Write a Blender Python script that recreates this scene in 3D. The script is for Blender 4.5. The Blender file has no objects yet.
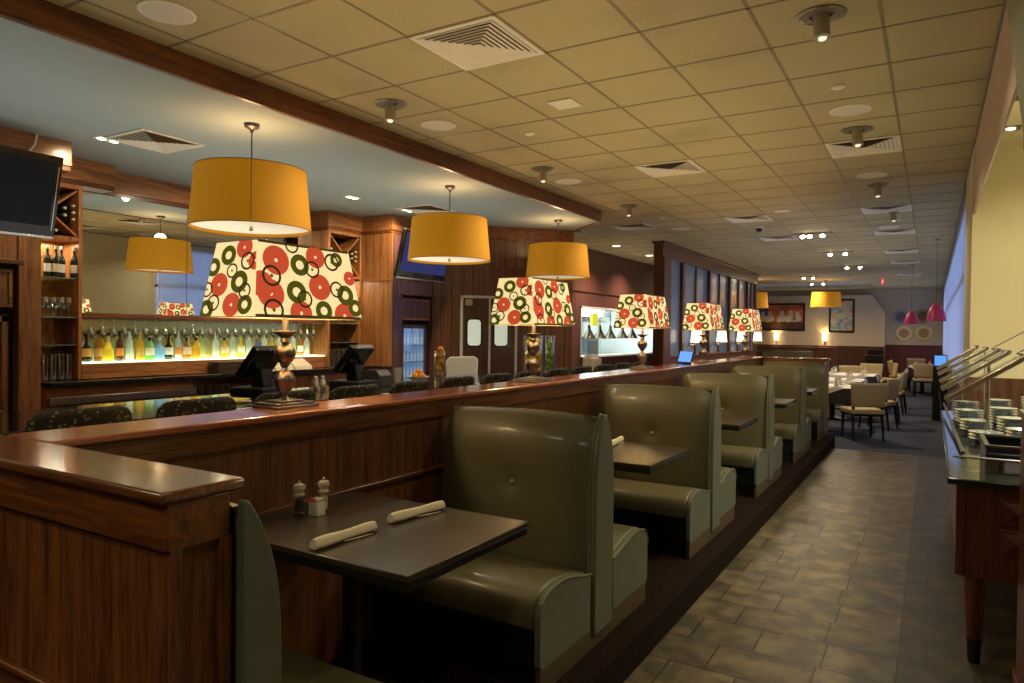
import bpy, math, random
from mathutils import Vector, Matrix
random.seed(7)
SC = bpy.context.scene
C = SC.collection
PI = math.pi

# ------------------------------------------------------------ camera
def make_camera():
    f, yaw, pitch, roll = 701.9, 0.5394, 0.0139, -0.0120
    cy, sy = math.cos(yaw), math.sin(yaw)
    fw = Vector((-sy, cy, 0)); r = Vector((cy, sy, 0)); d = Vector((0, 0, -1))
    cp, sp = math.cos(pitch), math.sin(pitch)
    f2 = fw*cp + d*sp; d2 = d*cp - fw*sp
    cr, sr = math.cos(roll), math.sin(roll)
    r2 = r*cr + d2*sr; d3 = d2*cr - r*sr
    cam = bpy.data.cameras.new('camera'); o = bpy.data.objects.new('camera', cam); C.objects.link(o)
    up = -d3; bk = -f2
    o.matrix_world = Matrix(((r2.x, up.x, bk.x, 0), (r2.y, up.y, bk.y, 0), (r2.z, up.z, bk.z, 1.58), (0, 0, 0, 1)))
    cam.sensor_width = 36; cam.lens = f*36/1024; cam.clip_start = 0.05; cam.clip_end = 200
    SC.camera = o
make_camera()
# ------------------------------------------------------------ view + world + light
SC.view_settings.view_transform = 'Standard'
SC.view_settings.look = 'None'
SC.view_settings.gamma = 1
SC.view_settings.use_curve_mapping = False
SC.view_settings.exposure = 0.0
W = bpy.data.worlds.new('dusk'); SC.world = W; W.use_nodes = True
W.node_tree.nodes['Background'].inputs[0].default_value = (0.38, 0.52, 0.98, 1)
W.node_tree.nodes['Background'].inputs[1].default_value = 2.6
CEIL = 3.324; SOF = 3.177

def light(kind, name, loc, energy, color, size=0.1, rot=(0, 0, 0), spot=None, blend=0.5, sizey=None):
    l = bpy.data.lights.new(name, kind); l.energy = energy; l.color = color
    if kind == 'AREA':
        l.size = size
        if sizey: l.shape = 'RECTANGLE'; l.size_y = sizey
        l.spread = spot if spot else PI
    else: l.shadow_soft_size = size
    if kind == 'SPOT': l.spot_size = spot or 1.2; l.spot_blend = blend
    o = bpy.data.objects.new(name, l); C.objects.link(o); o.location = loc; o.rotation_euler = rot
    return o
# added soft uplights without fixtures, brightening the tile ceiling and painted bar ceiling
for (x, y, sx, sy, e, c) in [(-1.2, 3.5, 1.6, 9.0, 17, (1, .85, .60)), (-3.0, 3.5, 1.2, 9.0, 11, (1, .85, .60)), (-5.3, 4.0, 1.6, 8.5, 30, (.95, .95, .88)), (-2.0, 15.0, 3.0, 9.0, 24, (.80, .84, 1.0)), (-5.4, 14.5, .8, 6.0, 9, (1, .82, .55)), (1.3, 5.8, 1.2, 2.6, 16, (1, .90, .45)), (-2.5, 25.0, 4.0, 7.0, 26, (.8, .84, 1.0))]:
    light('AREA', 'ceiling_fill_uplight', (x, y, 2.05), e, c, sx, rot=(PI, 0, 0), sizey=sy)
WARM = (1.0, 0.72, 0.38); NEUT = (1.0, 0.86, 0.62)
# area lamps under the ceiling spotlights, plus added fixtureless fill near and behind the camera
for (x, y, e) in [(-0.55, 4.0, 12), (-0.58, 6.6, 12), (-0.58, 9.1, 12), (-3.6, 4.17, 16), (-3.6, 6.6, 16), (-0.55, 1.4, 4), (-3.2, -0.6, 26), (-0.4, -1.4, 22), (-3.6, 9.0, 14)]:
    light('AREA', 'ceiling_downlight_fill', (x, y, 3.12), e, NEUT, 0.25, spot=2.6)
for (x, y, e) in [(-2.0, 13.1, 50), (-1.85, 16.2, 50), (-2.0, 19.9, 50), (-3.4, 23.3, 45), (-3.6, 27, 36), (-0.8, 26.5, 36)]:
    light('AREA', 'dining_downlight', (x, y, 3.15), e, (1.0, 0.78, 0.52), 0.3, spot=2.7)

# ------------------------------------------------------------ materials
def new_mat(name):
    m = bpy.data.materials.new(name); m.use_nodes = True
    return m, m.node_tree.nodes, m.node_tree.links, m.node_tree.nodes['Principled BSDF']
def mat(name, col, rough=0.5, metal=0, noise=0.12, nscale=30, bump=0, coat=0, emis=None, estr=0, trans=0, alpha=1, ior=1.45, spec=0.5, bdist=0.003):
    m, n, l, b = new_mat(name)
    b.inputs['Roughness'].default_value = rough; b.inputs['Metallic'].default_value = metal
    b.inputs['Coat Weight'].default_value = coat; b.inputs['Coat Roughness'].default_value = 0.12
    b.inputs['IOR'].default_value = ior; b.inputs['Specular IOR Level'].default_value = spec
    b.inputs['Transmission Weight'].default_value = trans; b.inputs['Alpha'].default_value = alpha
    if emis: b.inputs['Emission Color'].default_value = (*emis, 1); b.inputs['Emission Strength'].default_value = estr
    tc = n.new('ShaderNodeTexCoord'); nz = n.new('ShaderNodeTexNoise'); nz.inputs['Scale'].default_value = nscale; nz.inputs['Detail'].default_value = 3
    l.new(tc.outputs['Object'], nz.inputs['Vector'])
    mx = n.new('ShaderNodeMix'); mx.data_type = 'RGBA'
    mx.inputs[6].default_value = (*[c*(1-noise) for c in col], 1); mx.inputs[7].default_value = (*[min(1, c*(1+noise)) for c in col], 1)
    l.new(nz.outputs['Fac'], mx.inputs[0]); l.new(mx.outputs[2], b.inputs['Base Color'])
    if bump:
        bp = n.new('ShaderNodeBump'); bp.inputs['Strength'].default_value = bump; bp.inputs['Distance'].default_value = bdist
        l.new(nz.outputs['Fac'], bp.inputs['Height']); l.new(bp.outputs[0], b.inputs['Normal'])
    return m
def wood(name, dark, lite, axis='z', rough=0.28, coat=0.3, k=1.0, grooves=0):
    m, n, l, b = new_mat(name)
    b.inputs['Roughness'].default_value = rough; b.inputs['Coat Weight'].default_value = coat; b.inputs['Coat Roughness'].default_value = 0.15
    tc = n.new('ShaderNodeTexCoord'); mp = n.new('ShaderNodeMapping')
    s = {'x': (1.2, 22, 22), 'y': (22, 1.2, 22), 'z': (22, 22, 1.2)}[axis]
    mp.inputs['Scale'].default_value = [v*k for v in s]
    l.new(tc.outputs['Object'], mp.inputs[0])
    n1 = n.new('ShaderNodeTexNoise'); n1.inputs['Scale'].default_value = 1.0; n1.inputs['Detail'].default_value = 6; n1.inputs['Distortion'].default_value = 0.6
    l.new(mp.outputs[0], n1.inputs['Vector'])
    mp2 = n.new('ShaderNodeMapping'); mp2.inputs['Scale'].default_value = [v*6 for v in s]
    l.new(tc.outputs['Object'], mp2.inputs[0])
    n2 = n.new('ShaderNodeTexNoise'); n2.inputs['Scale'].default_value = 1.0; n2.inputs['Detail'].default_value = 2
    l.new(mp2.outputs[0], n2.inputs['Vector'])
    ma = n.new('ShaderNodeMath'); ma.operation = 'MULTIPLY_ADD'; ma.inputs[1].default_value = 0.45; l.new(n2.outputs['Fac'], ma.inputs[0])
    mb = n.new('ShaderNodeMath'); mb.operation = 'MULTIPLY'; mb.inputs[1].default_value = 0.65; l.new(n1.outputs['Fac'], mb.inputs[0]); l.new(mb.outputs[0], ma.inputs[2])
    cr = n.new('ShaderNodeValToRGB'); e = cr.color_ramp.elements
    e[0].position = 0.40; e[0].color = (*dark, 1); e[1].position = 0.66; e[1].color = (*lite, 1)
    l.new(ma.outputs[0], cr.inputs[0])
    out = cr.outputs[0]
    if grooves:
        ax = {'x': 'X', 'y': 'Y'}.get(grooves[0]); sep = n.new('ShaderNodeSeparateXYZ'); l.new(tc.outputs['Object'], sep.inputs[0])
        md = n.new('ShaderNodeMath'); md.operation = 'PINGPONG'; md.inputs[1].default_value = grooves[1]/2; l.new(sep.outputs[ax], md.inputs[0])
        lt = n.new('ShaderNodeMath'); lt.operation = 'LESS_THAN'; lt.inputs[1].default_value = 0.004; l.new(md.outputs[0], lt.inputs[0])
        mx = n.new('ShaderNodeMix'); mx.data_type = 'RGBA'; l.new(lt.outputs[0], mx.inputs[0]); l.new(out, mx.inputs[6]); mx.inputs[7].default_value = (dark[0]*.3, dark[1]*.3, dark[2]*.3, 1)
        out = mx.outputs[2]
    l.new(out, b.inputs['Base Color'])
    bp = n.new('ShaderNodeBump'); bp.inputs['Strength'].default_value = 0.15; bp.inputs['Distance'].default_value = 0.001
    l.new(n2.outputs['Fac'], bp.inputs['Height']); l.new(bp.outputs[0], b.inputs['Normal'])
    return m
def emit(name, col, strength):
    m, n, l, b = new_mat(name)
    b.inputs['Base Color'].default_value = (*[min(.8, c) for c in col], 1)
    b.inputs['Emission Color'].default_value = (*col, 1); b.inputs['Emission Strength'].default_value = strength
    b.inputs['Roughness'].default_value = 0.7
    return m
def thin_glass(name, tint=(0.9, 0.95, 0.93), refl=0.12, rough=0.03):
    m, n, l, b = new_mat(name); n.remove(b)
    t = n.new('ShaderNodeBsdfTransparent'); t.inputs[0].default_value = (*tint, 1)
    g = n.new('ShaderNodeBsdfGlossy'); g.inputs['Roughness'].default_value = rough; g.inputs[0].default_value = (1, 1, 1, 1)
    fr = n.new('ShaderNodeLayerWeight'); fr.inputs[0].default_value = 0.25
    ma = n.new('ShaderNodeMath'); ma.operation = 'MULTIPLY_ADD'; ma.inputs[1].default_value = 0.35; ma.inputs[2].default_value = refl; ma.use_clamp = True
    l.new(fr.outputs['Fresnel'], ma.inputs[0])
    mx = n.new('ShaderNodeMixShader'); l.new(ma.outputs[0], mx.inputs[0]); l.new(t.outputs[0], mx.inputs[1]); l.new(g.outputs[0], mx.inputs[2])
    l.new(mx.outputs[0], n['Material Output'].inputs[0])
    return m
CH_D, CH_L = (0.050, 0.013, 0.004), (0.205, 0.066, 0.016)
M = {}
M['wood_x'] = wood('cherry_wood_grain_x', CH_D, CH_L, 'x')
M['wood_y'] = wood('cherry_wood_grain_y', CH_D, CH_L, 'y')
M['wood_z'] = wood('cherry_wood_grain_z', CH_D, CH_L, 'z', rough=0.42, coat=0.05)
M['panel_y'] = wood('cherry_panel_board_y', (0.060, 0.020, 0.007), (0.185, 0.066, 0.020), 'z', rough=0.42, coat=0.05)
M['cap_x'] = wood('polished_cap_x', (0.085, 0.026, 0.008), (0.20, 0.070, 0.020), 'x', rough=0.10, coat=1.0)
M['cap_y'] = wood('polished_cap_y_lamplit', (0.26, 0.065, 0.024), (0.44, 0.125, 0.045), 'y', rough=0.16, coat=1.0)  # lamp light on the long cap is put into this brighter orange-red
M['bar_wood_z'] = wood('bar_oak_z', (0.16, 0.055, 0.015), (0.42, 0.17, 0.055), 'z', rough=0.35, coat=0.2)
M['bar_wood_y'] = wood('bar_oak_y', (0.16, 0.055, 0.015), (0.42, 0.17, 0.055), 'y', rough=0.35, coat=0.2)
M['bar_wood_x'] = wood('bar_oak_x', (0.16, 0.055, 0.015), (0.42, 0.17, 0.055), 'x', rough=0.35, coat=0.2)
M['slat_wood'] = wood('grooved_wall_wood', (0.075, 0.028, 0.022), (0.17, 0.070, 0.050), 'z', rough=0.4, coat=0.1, grooves=('y', 0.14))
M['purple_wood'] = wood('fridge_bay_wood', (0.060, 0.022, 0.022), (0.17, 0.075, 0.070), 'z', rough=0.35, coat=0.2)
M['black'] = mat('black_satin', (0.006, 0.006, 0.006), 0.45)
M['blackgloss'] = mat('black_gloss', (0.008, 0.008, 0.009), 0.12, coat=0.5)
M['granite'] = mat('dark_polished_stone', (0.012, 0.013, 0.014), 0.08, noise=0.6, nscale=220, coat=0.5)
M['vinyl'] = mat('olive_vinyl', (0.096, 0.084, 0.040), 0.50, noise=0.10, nscale=3, coat=0.12, spec=0.5)
M['vinyl2'] = mat('grey_green_vinyl', (0.110, 0.120, 0.084), 0.40, noise=0.08, nscale=12, bump=0.1)
M['piping'] = mat('vinyl_piping', (0.14, 0.145, 0.10), 0.45)
M['table_top'] = mat('dark_brown_laminate', (0.036, 0.026, 0.017), 0.27, noise=0.15, nscale=60)
M['linen'] = mat('cream_linen', (0.62, 0.54, 0.38), 0.85, nscale=160, bump=0.3)
M['chrome'] = mat('brushed_steel', (0.55, 0.54, 0.52), 0.25, metal=1)
M['pewter'] = mat('aged_pewter', (0.20, 0.165, 0.155), 0.34, metal=1, noise=0.25, nscale=14)
M['brass'] = mat('dull_brass', (0.60, 0.52, 0.36), 0.3, metal=1)
M['steel'] = mat('stainless_steel', (0.75, 0.78, 0.78), 0.18, metal=1)
M['white'] = mat('white_plastic', (0.75, 0.74, 0.70), 0.4)
M['beige'] = mat('beige_plastic', (0.62, 0.52, 0.36), 0.5)
M['orange_shade'] = mat('orange_drum_fabric', (0.52, 0.23, 0.010), 0.8, nscale=300, noise=0.1, bump=0.2, emis=(0.58, 0.24, 0.006), estr=0.30)
M['diffuser'] = mat('white_diffuser', (0.8, 0.7, 0.5), 0.6, emis=(1.0, 0.80, 0.52), estr=0.55)
M['cream_shade'] = mat('cream_shade_lit', (0.80, 0.66, 0.38), 0.8, emis=(1.0, 0.80, 0.38), estr=0.86, nscale=200, noise=.03)
M['red_print'] = mat('red_print_lit', (0.62, 0.07, 0.03), 0.8, emis=(0.75, 0.10, 0.04), estr=0.60, nscale=200, noise=.1)
M['olive_print'] = mat('olive_print_lit', (0.07, 0.075, 0.008), 0.8, emis=(0.12, 0.12, 0.008), estr=0.5, nscale=200, noise=.1)
M['brown_print'] = mat('brown_print_lit', (0.035, 0.025, 0.010), 0.8, emis=(0.06, 0.04, 0.01), estr=0.4)
M['shade_trim'] = mat('shade_trim', (0.30, 0.24, 0.13), 0.8)
M['glass'] = thin_glass('clear_glass')
M['bulb'] = emit('lit_bulb', (1.0, 0.85, 0.55), 12)
M['mirror'] = mat('mirror_glass', (0.86, 0.88, 0.84), 0.01, metal=1, noise=0)
M['mirror'].node_tree.nodes['Principled BSDF'].inputs['Roughness'].default_value = 0.0
M['cream_wall'] = mat('cream_paint', (0.62, 0.52, 0.34), 0.8, noise=0.03, nscale=4)
M['yellow_wall'] = mat('yellow_paint', (0.58, 0.51, 0.32), 0.8, noise=0.03, nscale=4)
M['soffit_paint'] = mat('blue_grey_ceiling_paint', (0.36, 0.42, 0.40), 0.8, noise=0.04, nscale=3)
M['wainscot'] = wood('wainscot_red_wood', (0.07, 0.018, 0.018), (0.16, 0.042, 0.038), 'z', grooves=('x', 0.5))
M['wainscot_brown'] = wood('wainscot_brown', (0.05, 0.018, 0.009), (0.12, 0.048, 0.024), 'z')

# ------------------------------------------------------------ mesh builder
class MB:
    def __init__(s): s.v = []; s.f = []; s.mi = []; s.cur = 0
    def mesh(s, vs, fs, T=None):
        b = len(s.v)
        for p in vs:
            p = Vector(p)
            if T: p = T @ p
            s.v.append(p[:])
        for f in fs: s.f.append([b+i for i in f]); s.mi.append(s.cur)
        return s
    def box(s, a, b, T=None):
        x0, y0, z0 = a; x1, y1, z1 = b
        x0, x1 = min(x0, x1), max(x0, x1); y0, y1 = min(y0, y1), max(y0, y1); z0, z1 = min(z0, z1), max(z0, z1)
        vs = [(x0, y0, z0), (x1, y0, z0), (x1, y1, z0), (x0, y1, z0), (x0, y0, z1), (x1, y0, z1), (x1, y1, z1), (x0, y1, z1)]
        return s.mesh(vs, [(0, 3, 2, 1), (4, 5, 6, 7), (0, 1, 5, 4), (1, 2, 6, 5), (2, 3, 7, 6), (3, 0, 4, 7)], T)
    def lathe(s, prof, n=20, c=(0, 0, 0), T=None, cap=True):
        vs = []; fs = []
        for (r, z) in prof:
            for i in range(n):
                a = 2*PI*i/n; vs.append((c[0]+r*math.cos(a), c[1]+r*math.sin(a), c[2]+z))
        for j in range(len(prof)-1):
            for i in range(n):
                k = (i+1) % n; fs.append((j*n+i, j*n+k, (j+1)*n+k, (j+1)*n+i))
        if cap:
            fs.append(tuple(range(n-1, -1, -1))); fs.append(tuple((len(prof)-1)*n+i for i in range(n)))
        return s.mesh(vs, fs, T)
    def tube(s, p, q, r, n=10, r2=None):
        p = Vector(p); q = Vector(q); d = q-p; L = d.length
        T = Matrix.Translation(p) @ d.to_track_quat('Z', 'Y').to_matrix().to_4x4()
        return s.lathe([(r, 0), (r2 if r2 is not None else r, L)], n, T=T)
    def path(s, pts, r, n=8):
        for a, b in zip(pts[:-1], pts[1:]): s.tube(a, b, r, n)
        for a in pts[1:-1]: s.sphere(a, r, 8, 6)
        return s
    def sphere(s, c, r, n=16, m=10, sz=1.0):
        prof = [(max(1e-4, r*math.sin(PI*j/m)), -r*sz*math.cos(PI*j/m)) for j in range(m+1)]
        return s.lathe(prof, n, c)
    def prism(s, poly, a, b, plane='yz', T=None):
        """extrude polygon (2D) in plane along the remaining axis from a to b"""
        def P(u, v, w): return {'yz': (w, u, v), 'xz': (u, w, v), 'xy': (u, v, w)}[plane]
        n = len(poly); vs = [P(u, v, a) for u, v in poly]+[P(u, v, b) for u, v in poly]
        fs = [tuple(range(n-1, -1, -1)), tuple(range(n, 2*n))]+[(i, (i+1) % n, n+(i+1) % n, n+i) for i in range(n)]
        return s.mesh(vs, fs, T)
    def build(s, name, m, parent=None, bevel=0, seg=2, smooth=True, angle=35, loc=None):
        me = bpy.data.meshes.new(name); me.from_pydata(s.v, [], s.f)
        ms = m if isinstance(m, (list, tuple)) else [m]
        for x in ms: me.materials.append(M[x] if isinstance(x, str) else x)
        if len(ms) > 1:
            for p, i in zip(me.polygons, s.mi): p.material_index = i
        import bmesh
        bm = bmesh.new(); bm.from_mesh(me); bmesh.ops.recalc_face_normals(bm, faces=bm.faces); bm.to_mesh(me); bm.free()
        if smooth:
            for p in me.polygons: p.use_smooth = True
            me.set_sharp_from_angle(angle=math.radians(angle))
        o = bpy.data.objects.new(name, me); C.objects.link(o)
        if parent: o.parent = parent
        if loc: o.location = loc
        if bevel:
            bv = o.modifiers.new('bevel', 'BEVEL'); bv.width = bevel; bv.segments = seg; bv.limit_method = 'ANGLE'; bv.angle_limit = math.radians(40); bv.harden_normals = False
        return o
def tag(o, label, cat, group=None):
    o['label'] = label; o['category'] = cat
    if group: o['group'] = group
    return o
def thing(name, label, cat, loc=(0, 0, 0), rz=0, group=None):
    o = bpy.data.objects.new(name, None); C.objects.link(o); o.location = loc; o.rotation_euler = (0, 0, rz)
    o.empty_display_size = 0.1
    return tag(o, label, cat, group)
def struct(name, mb, m, **k):
    o = mb.build(name, m, **k); o['kind'] = 'structure'; return o
def dup(root, loc=None, rz=None, label=None, group=None):
    r = root.copy(); C.objects.link(r)
    if loc is not None: r.location = loc
    if rz is not None: r.rotation_euler = (0, 0, rz)
    if label: r['label'] = label
    if group: r['group'] = group
    for ch in list(root.children):
        c = ch.copy(); C.objects.link(c); c.parent = r
        for g in list(ch.children):
            d = g.copy(); C.objects.link(d); d.parent = c
    return r
def B(*a): return MB().box(*a)
ORD = ['first', 'second', 'third', 'fourth', 'fifth', 'sixth', 'seventh', 'eighth', 'ninth', 'tenth', 'eleventh', 'twelfth', 'thirteenth', 'fourteenth', 'fifteenth', 'sixteenth']
# ============================================================ SETTING
def tile_floor_mat():
    m, n, l, b = new_mat('slate_tile_floor'); b.inputs['Roughness'].default_value = 0.42
    tc = n.new('ShaderNodeTexCoord')
    mp = n.new('ShaderNodeMapping'); mp.inputs['Rotation'].default_value = (0, 0, 0); l.new(tc.outputs['Object'], mp.inputs[0])
    br = n.new('ShaderNodeTexBrick'); br.inputs['Scale'].default_value = 1.0; br.inputs['Brick Width'].default_value = 0.45; br.inputs['Row Height'].default_value = 0.30
    br.inputs['Mortar Size'].default_value = 0.005; br.inputs['Mortar Smooth'].default_value = 0.2; br.offset = 0.37; br.squash = 0.7; br.squash_frequency = 2
    br.inputs['Color1'].default_value = (0.070, 0.056, 0.034, 1); br.inputs['Color2'].default_value = (0.105, 0.082, 0.052, 1); br.inputs['Mortar'].default_value = (0.022, 0.016, 0.008, 1)
    l.new(mp.outputs[0], br.inputs['Vector'])
    nz = n.new('ShaderNodeTexNoise'); nz.inputs['Scale'].default_value = 6.5; nz.inputs['Detail'].default_value = 3; l.new(tc.outputs['Object'], nz.inputs['Vector'])
    cr = n.new('ShaderNodeValToRGB'); cr.color_ramp.elements[0].position = 0.42; cr.color_ramp.elements[0].color = (0.70, 0.68, 0.66, 1); cr.color_ramp.elements[1].position = 0.66; cr.color_ramp.elements[1].color = (1.7, 1.6, 1.3, 1)  # tile mottling, contrast raised to paint in patchy light blotches
    l.new(nz.outputs['Fac'], cr.inputs[0])
    mx = n.new('ShaderNodeMix'); mx.data_type = 'RGBA'; mx.blend_type = 'MULTIPLY'; mx.inputs[0].default_value = 1
    l.new(br.outputs['Color'], mx.inputs[6]); l.new(cr.outputs[0], mx.inputs[7])
    # darker border tiles along the buffet
    sp = n.new('ShaderNodeSeparateXYZ'); l.new(tc.outputs['Object'], sp.inputs[0])
    gt = n.new('ShaderNodeMath'); gt.operation = 'GREATER_THAN'; gt.inputs[1].default_value = -0.12; l.new(sp.outputs['X'], gt.inputs[0])
    m2 = n.new('ShaderNodeMix'); m2.data_type = 'RGBA'; m2.blend_type = 'MULTIPLY'; l.new(gt.outputs[0], m2.inputs[0]); l.new(mx.outputs[2], m2.inputs[6]); m2.inputs[7].default_value = (0.55, 0.55, 0.56, 1)
    l.new(m2.outputs[2], b.inputs['Base Color'])
    bp = n.new('ShaderNodeBump'); bp.inputs['Strength'].default_value = 0.5; bp.inputs['Distance'].default_value = 0.002; l.new(br.outputs['Fac'], bp.inputs['Height']); bp.invert = True
    l.new(bp.outputs[0], b.inputs['Normal'])
    return m
def ceiling_mat():
    m, n, l, b = new_mat('acoustic_tile'); b.inputs['Roughness'].default_value = 0.9
    tc = n.new('ShaderNodeTexCoord')
    nz = n.new('ShaderNodeTexNoise'); nz.inputs['Scale'].default_value = 90; nz.inputs['Detail'].default_value = 5; l.new(tc.outputs['Object'], nz.inputs['Vector'])
    n2 = n.new('ShaderNodeTexNoise'); n2.inputs['Scale'].default_value = 1.3; n2.inputs['Detail'].default_value = 2; l.new(tc.outputs['Object'], n2.inputs['Vector'])
    ad = n.new('ShaderNodeMath'); ad.operation = 'ADD'; l.new(nz.outputs['Fac'], ad.inputs[0]); l.new(n2.outputs['Fac'], ad.inputs[1])
    cr = n.new('ShaderNodeValToRGB'); cr.color_ramp.elements[0].position = 0.7; cr.color_ramp.elements[0].color = (0.37, 0.31, 0.155, 1)
    cr.color_ramp.elements[1].position = 1.25; cr.color_ramp.elements[1].color = (0.48, 0.40, 0.21, 1)
    l.new(ad.outputs[0], cr.inputs[0]); l.new(cr.outputs[0], b.inputs['Base Color'])
    bp = n.new('ShaderNodeBump'); bp.inputs['Strength'].default_value = 0.3; bp.inputs['Distance'].default_value = 0.002; l.new(nz.outputs['Fac'], bp.inputs['Height']); l.new(bp.outputs[0], b.inputs['Normal'])
    return m
def carpet_mat(name, c1, c2, sc):
    m, n, l, b = new_mat(name); b.inputs['Roughness'].default_value = 0.95; b.inputs['Specular IOR Level'].default_value = 0.08
    tc = n.new('ShaderNodeTexCoord'); nz = n.new('ShaderNodeTexNoise'); nz.inputs['Scale'].default_value = sc; nz.inputs['Detail'].default_value = 4; l.new(tc.outputs['Object'], nz.inputs['Vector'])
    cr = n.new('ShaderNodeValToRGB'); cr.color_ramp.elements[0].position = 0.4; cr.color_ramp.elements[0].color = (*c1, 1); cr.color_ramp.elements[1].position = 0.6; cr.color_ramp.elements[1].color = (*c2, 1)
    l.new(nz.outputs['Fac'], cr.inputs[0]); l.new(cr.outputs[0], b.inputs['Base Color'])
    bp = n.new('ShaderNodeBump'); bp.inputs['Strength'].default_value = 0.6; bp.inputs['Distance'].default_value = 0.004; l.new(nz.outputs['Fac'], bp.inputs['Height']); l.new(bp.outputs[0], b.inputs['Normal'])
    return m
M['tile'] = tile_floor_mat(); M['acoustic'] = ceiling_mat()
M['carpet'] = carpet_mat('blue_grey_carpet', (0.035, 0.042, 0.060), (0.085, 0.095, 0.12), 60)
M['carpet_step'] = carpet_mat('dark_red_brown_carpet', (0.006, 0.003, 0.002), (0.024, 0.011, 0.006), 90)
M['tbar'] = mat('ceiling_grid_bar', (0.25, 0.19, 0.085), 0.5)

struct('floor', B((-1.25, -4, -0.1), (4, 10.75, 0)), 'tile', smooth=False)
struct('floor_dining', B((-8.5, 10.75, -0.1), (4, 31, 0)), 'carpet', smooth=False)
struct('floor_bar', B((-8.5, -4, -0.1), (-1.25, 10.75, 0)), 'carpet_step', smooth=False)
struct('trim_1', B((-2.20, 1.02, 0.0), (-1.165, 10.95, 0.16)), 'carpet_step', bevel=0.015)  # raised booth platform

# ceiling with its tray opening near the far wall
cb = MB()
cb.box((-8.5, -4, CEIL), (0.30, 25.2, CEIL+.12)); cb.box((-8.5, 28.3, CEIL), (0.30, 31, CEIL+.12))
cb.box((-8.5, 25.2, CEIL), (-5.6, 28.3, CEIL+.12)); cb.box((-1.8, 25.2, CEIL), (0.30, 28.3, CEIL+.12))
struct('ceiling', cb, 'acoustic', smooth=False)
M['tray_paint'] = mat('tray_paint', (0.66, 0.66, 0.68), 0.8)
cb = MB(); cb.box((-5.6, 25.2, CEIL+.3), (-1.8, 28.3, CEIL+.4))
cb.box((-5.68, 25.2, CEIL+.12), (-5.6, 28.3, CEIL+.4)); cb.box((-1.8, 25.2, CEIL+.12), (-1.72, 28.3, CEIL+.4)); cb.box((-5.68, 28.3, CEIL+.12), (-1.72, 28.38, CEIL+.4)); cb.box((-5.68, 25.12, CEIL+.12), (-1.72, 25.2, CEIL+.4))
struct('ceiling_tray', cb, 'tray_paint', smooth=False)
struct('ceiling_alcove', B((0.30, -4, CEIL), (4, 31, CEIL+.12)), 'yellow_wall', smooth=False)
# T-bars
g = MB(); h = 0.003; w = 0.009
for c in range(-7, 7):
    x = c*.61-3.926
    if x < -4.14:
        g.box((x-w, 10.0, CEIL-h), (x+w, 25.1, CEIL))
    else:
        g.box((x-w, -3, CEIL-h), (x+w, 25.1, CEIL))
for r in range(-12, 34):
    y = r*.61+4.486
    x0 = -4.13 if y < 9.9 else -6.1
    g.box((x0, y-w, CEIL-h), (0.285, y+w, CEIL-0.0005))
struct('ceiling_grid', g, 'tbar', smooth=False)
# bar soffit, lower painted ceiling with wooden fascia
poly = [(-8.4, -4), (-4.142, -4), (-4.142, 9.28), (-4.86, 9.95), (-6.35, 8.46), (-6.42, 7.4), (-8.4, 7.4)]
struct('ceiling_bar', MB().prism(poly, SOF, CEIL, 'xy'), 'soffit_paint', smooth=False)
fa = MB(); fa.box((-4.142, -4, SOF-.012), (-4.10, 9.30, CEIL-.001))
struct('trim_2', fa, 'wood_y', bevel=.004)
T = Matrix.Translation((-4.142, 9.28, 0)) @ Matrix.Rotation(math.radians(135), 4, 'Z')
struct('trim_3', MB().box((0, -0.04, SOF-.012), (1.01, 0.0, CEIL-.001), T), 'wood_y', bevel=.004)

# walls
M['wall_far'] = mat('far_wall_paint', (0.56, 0.48, 0.34), 0.8, noise=0.03, nscale=2)
struct('wall_back', B((-8.4, 29.5, 0), (0.42, 29.7, CEIL)), 'wall_far', smooth=False)
struct('trim_4', B((-1.49, 29.44, 0.0), (0.30, 29.5, 1.22)), 'wainscot', bevel=.005)
struct('trim_5', B((-1.49, 29.42, 1.22), (0.30, 29.5, 1.27)), 'wainscot_brown', bevel=.005)
# feature wall standing forward of the back wall, with chamfered corner
M['art_wall'] = mat('art_wall_paint', (0.60, 0.48, 0.32), 0.8, noise=0.03, nscale=2)
poly = [(-8.3, 0), (-1.50, 0), (-1.50, 2.42), (-1.94, 3.10), (-8.3, 3.10)]
struct('wall_art', MB().prism(poly, 29.05, 29.4, 'xz'), 'art_wall', smooth=False)
struct('trim_6', B((-8.3, 28.98, 0), (-1.50, 29.05, 1.20)), 'wainscot_brown', bevel=.005)
# right window wall
M['window_frame'] = mat('window_frame_paint', (0.55, 0.58, 0.60), 0.5)
wr = MB(); ws = [(9.35, 12.5), (12.62, 15.8), (15.92, 19.1), (19.22, 22.4), (22.52, 25.7), (25.82, 29.0)]
wr.box((0.40, 9.2, 0), (0.55, 29.7, 1.0)); wr.box((0.40, 9.2, 3.2), (0.55, 29.7, CEIL))
ys = [9.2]+[v for w_ in ws for v in w_]+[29.7]
for a, b_ in zip(ys[::2], ys[1::2]): wr.box((0.40, a, 1.0), (0.55, b_, 3.2))
struct('wall_right', wr, 'cream_wall', smooth=False)
struct('trim_7', B((0.30, 9.21, 0), (0.40, 29.5, 0.98)), 'wainscot_brown', bevel=.004)
M['pane'] = thin_glass('window_pane', (0.93, 0.96, 1.0), 0.10, 0.02)
m, n, l, b = new_mat('sheer_curtain'); n.remove(b)
tr = n.new('ShaderNodeBsdfTranslucent'); tr.inputs[0].default_value = (0.85, 0.88, 0.95, 1)
df = n.new('ShaderNodeBsdfDiffuse'); df.inputs[0].default_value = (0.7, 0.74, 0.82, 1)
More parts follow.
